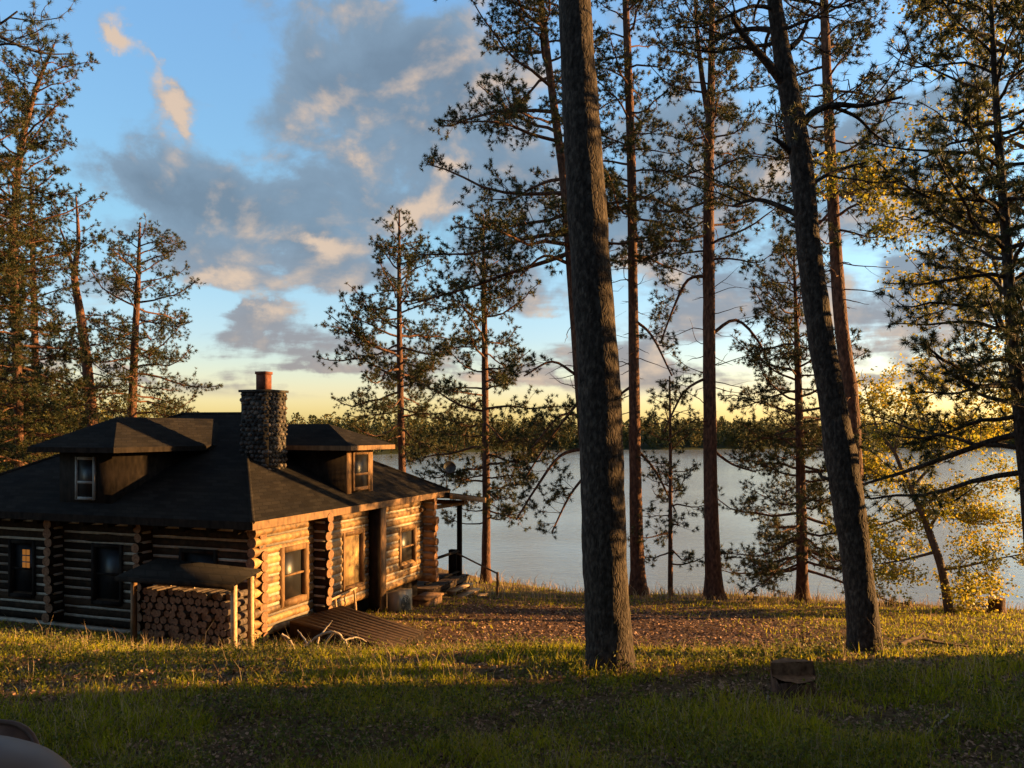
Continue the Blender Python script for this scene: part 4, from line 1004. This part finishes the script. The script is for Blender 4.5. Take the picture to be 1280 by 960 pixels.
grey=blobs([(470,70,260,190,-20,1.6),(330,265,300,150,-8,1.7),(250,230,200,90,-10,.9),(410,330,110,60,0,.8),(640,270,210,140,5,1.6),(560,130,160,160,0,1.1),(310,412,210,50,0,1.3),(440,362,80,45,0,1.2),
   (180,470,170,26,2,.9),(420,458,330,28,0,.9),(760,470,300,40,0,1.0),(860,240,330,210,0,1.5),(1080,180,260,150,10,1.2),(1120,370,260,120,0,1.4),(820,400,240,110,0,1.1),(1000,480,380,40,0,1.1),(170,215,150,50,-15,.8),(-250,250,400,200,0,1),(1700,250,500,250,0,1),(90,130,80,40,0,.4)])
warm=blobs([(145,50,75,34,-48,1.9),(215,140,75,28,-32,1.9),(185,90,60,28,-60,1.2),(60,75,60,26,0,.9),(400,308,85,36,-6,2.2),(455,195,75,36,8,1.5),(515,262,60,36,20,2.0),(570,212,60,26,5,1.4),
   (270,355,120,20,0,1.0),(300,395,130,14,0,.9),(820,345,130,50,0,1.3),(640,470,300,26,0,.9),(250,482,300,18,0,.8),(1110,260,120,50,0,1.2),(1080,430,200,50,0,1.2),(880,505,500,22,0,.6),(130,340,60,30,0,1.1),(700,400,80,30,0,.9)],.85)
ng=N(nt,'ShaderNodeMath',operation='MULTIPLY_ADD'); ng.inputs[1].default_value=1.6; ng.inputs[2].default_value=-.88; L(nz.outputs[0],ng.inputs[0])
def uvn(off,scl,ns,det,ro):
    mp=N(nt,'ShaderNodeMapping'); mp.inputs['Location'].default_value=off; mp.inputs['Scale'].default_value=scl; L(uv.outputs[0],mp.inputs[0])
    n=N(nt,'ShaderNodeTexNoise'); n.inputs['Scale'].default_value=ns; n.inputs['Detail'].default_value=det; n.inputs['Roughness'].default_value=ro; n.inputs['Distortion'].default_value=.25; L(mp.outputs[0],n.inputs[0]); return n.outputs[0]
n1=uvn((0,0,0),(1,1.35,1),7,7,.55); n2=uvn((.018,-.014,0),(1,1.35,1),7,7,.55)
rel=N(nt,'ShaderNodeMath',operation='SUBTRACT'); L(n1,rel.inputs[0]); L(n2,rel.inputs[1])
st=uvn((3,1,0),(1,7,1),3.2,6,.55)
stm=N(nt,'ShaderNodeMapRange'); stm.inputs[1].default_value=R(15); stm.inputs[2].default_value=R(5); L(el.outputs[0],stm.inputs[0])
st2=N(nt,'ShaderNodeMath',operation='MULTIPLY_ADD'); st2.inputs[1].default_value=3.4; st2.inputs[2].default_value=-1.75; L(st,st2.inputs[0])
st3=N(nt,'ShaderNodeMath',operation='MULTIPLY'); L(st2.outputs[0],st3.inputs[0]); L(stm.outputs[0],st3.inputs[1])
b1=N(nt,'ShaderNodeMath',operation='MULTIPLY_ADD'); b1.inputs[1].default_value=4.2; b1.inputs[2].default_value=-2.1; L(n1,b1.inputs[0])
b2=N(nt,'ShaderNodeMath',operation='ADD'); L(b1.outputs[0],b2.inputs[0]); L(st3.outputs[0],b2.inputs[1])
b3=N(nt,'ShaderNodeMath',operation='ADD'); L(b2.outputs[0],b3.inputs[0]); L(grey,b3.inputs[1])
D=N(nt,'ShaderNodeMath',operation='ADD'); L(ng.outputs[0],D.inputs[0]); L(b3.outputs[0],D.inputs[1])
D2=N(nt,'ShaderNodeMath',operation='MULTIPLY_ADD'); D2.inputs[1].default_value=.75; L(warm,D2.inputs[0]); L(D.outputs[0],D2.inputs[2])
al=N(nt,'ShaderNodeMapRange',interpolation_type='SMOOTHSTEP'); al.inputs[1].default_value=.1; al.inputs[2].default_value=.75; al.inputs[4].default_value=.93; L(D2.outputs[0],al.inputs[0])
# clear band at the horizon
hb=N(nt,'ShaderNodeMapRange',interpolation_type='SMOOTHSTEP'); hb.inputs[1].default_value=R(2.0); hb.inputs[2].default_value=R(3.4); L(el.outputs[0],hb.inputs[0])
alm=N(nt,'ShaderNodeMath',operation='MULTIPLY'); L(al.outputs[0],alm.inputs[0]); L(hb.outputs[0],alm.inputs[1])
# shade vs lit
wf_=N(nt,'ShaderNodeMath',operation='MULTIPLY_ADD'); wf_.inputs[1].default_value=2.0; L(nz.outputs[0],wf_.inputs[0]); 
wm=N(nt,'ShaderNodeMath',operation='ADD'); wm.inputs[1].default_value=-.95; L(warm,wm.inputs[0]); L(wm.outputs[0],wf_.inputs[2])
wr2=N(nt,'ShaderNodeMapRange',interpolation_type='SMOOTHSTEP'); wr2.inputs[1].default_value=.0; wr2.inputs[2].default_value=1.5; rl=N(nt,'ShaderNodeMath',operation='MULTIPLY_ADD'); rl.inputs[1].default_value=6.5; L(rel.outputs[0],rl.inputs[0]); L(wf_.outputs[0],rl.inputs[2]); L(rl.outputs[0],wr2.inputs[0])
body=N(nt,'ShaderNodeMix',data_type='RGBA'); 
thk=N(nt,'ShaderNodeMapRange'); thk.inputs[1].default_value=.3; thk.inputs[2].default_value=1.6; L(D2.outputs[0],thk.inputs[0]); L(thk.outputs[0],body.inputs[0])
body.inputs[6].default_value=(1.05,1.5,2.0,1); body.inputs[7].default_value=(.72,1.02,1.38,1)
low=N(nt,'ShaderNodeMapRange'); low.inputs[1].default_value=R(3); low.inputs[2].default_value=R(13); L(el.outputs[0],low.inputs[0])
lowc=N(nt,'ShaderNodeMix',data_type='RGBA'); lowc.inputs[6].default_value=(1.5,1.32,1.28,1); L(low.outputs[0],lowc.inputs[0]); L(body.outputs[2],lowc.inputs[7])
cc=N(nt,'ShaderNodeMix',data_type='RGBA'); L(wr2.outputs[0],cc.inputs[0]); L(lowc.outputs[2],cc.inputs[6]); cc.inputs[7].default_value=(3.1,2.35,1.75,1)
fin=N(nt,'ShaderNodeMix',data_type='RGBA'); L(alm.outputs[0],fin.inputs[0]); L(mul.outputs[0],fin.inputs[6]); L(cc.outputs[2],fin.inputs[7])
ov=N(nt,'ShaderNodeMapRange',interpolation_type='SMOOTHSTEP'); ov.inputs[1].default_value=R(32); ov.inputs[2].default_value=R(50); L(el.outputs[0],ov.inputs[0])  # sky overhead, above the view, darkened to lower the ambient light
fo=N(nt,'ShaderNodeMix',data_type='RGBA'); L(ov.outputs[0],fo.inputs[0]); L(fin.outputs[2],fo.inputs[6]); fo.inputs[7].default_value=(.52,.46,.38,1)
L(fo.outputs[2],bg.inputs[0])

sl=bpy.data.lights.new('sun','SUN'); sl.energy=5.0; sl.angle=R(.5); sl.color=(1,.55,.18)
so=bpy.data.objects.new('sun',sl); COL.objects.link(so)
dirv=Vector((math.sin(R(SUN_AZ))*math.cos(R(SUN_EL)),math.cos(R(SUN_AZ))*math.cos(R(SUN_EL)),math.sin(R(SUN_EL))))
so.rotation_euler=dirv.to_track_quat('Z','Y').to_euler(); so.location=(30,5,20)

cam=bpy.data.cameras.new('camera'); cam.sensor_width=36; cam.lens=F/1280*36; cam.shift_y=60/1280; cam.clip_end=6000; cam.clip_start=.05
co=bpy.data.objects.new('camera',cam); COL.objects.link(co); co.location=(0,0,CZ); co.rotation_euler=(R(90),0,0); SC.camera=co
vs=SC.view_settings; vs.view_transform='Standard'; vs.look='None'; vs.exposure=1.95; vs.gamma=1; vs.use_curve_mapping=False
SC.cycles.max_bounces=6; SC.cycles.transparent_max_bounces=4; SC.cycles.use_denoising=True
print('tris',sum(len(m.polygons) for m in bpy.data.meshes),'firewood',cnt)
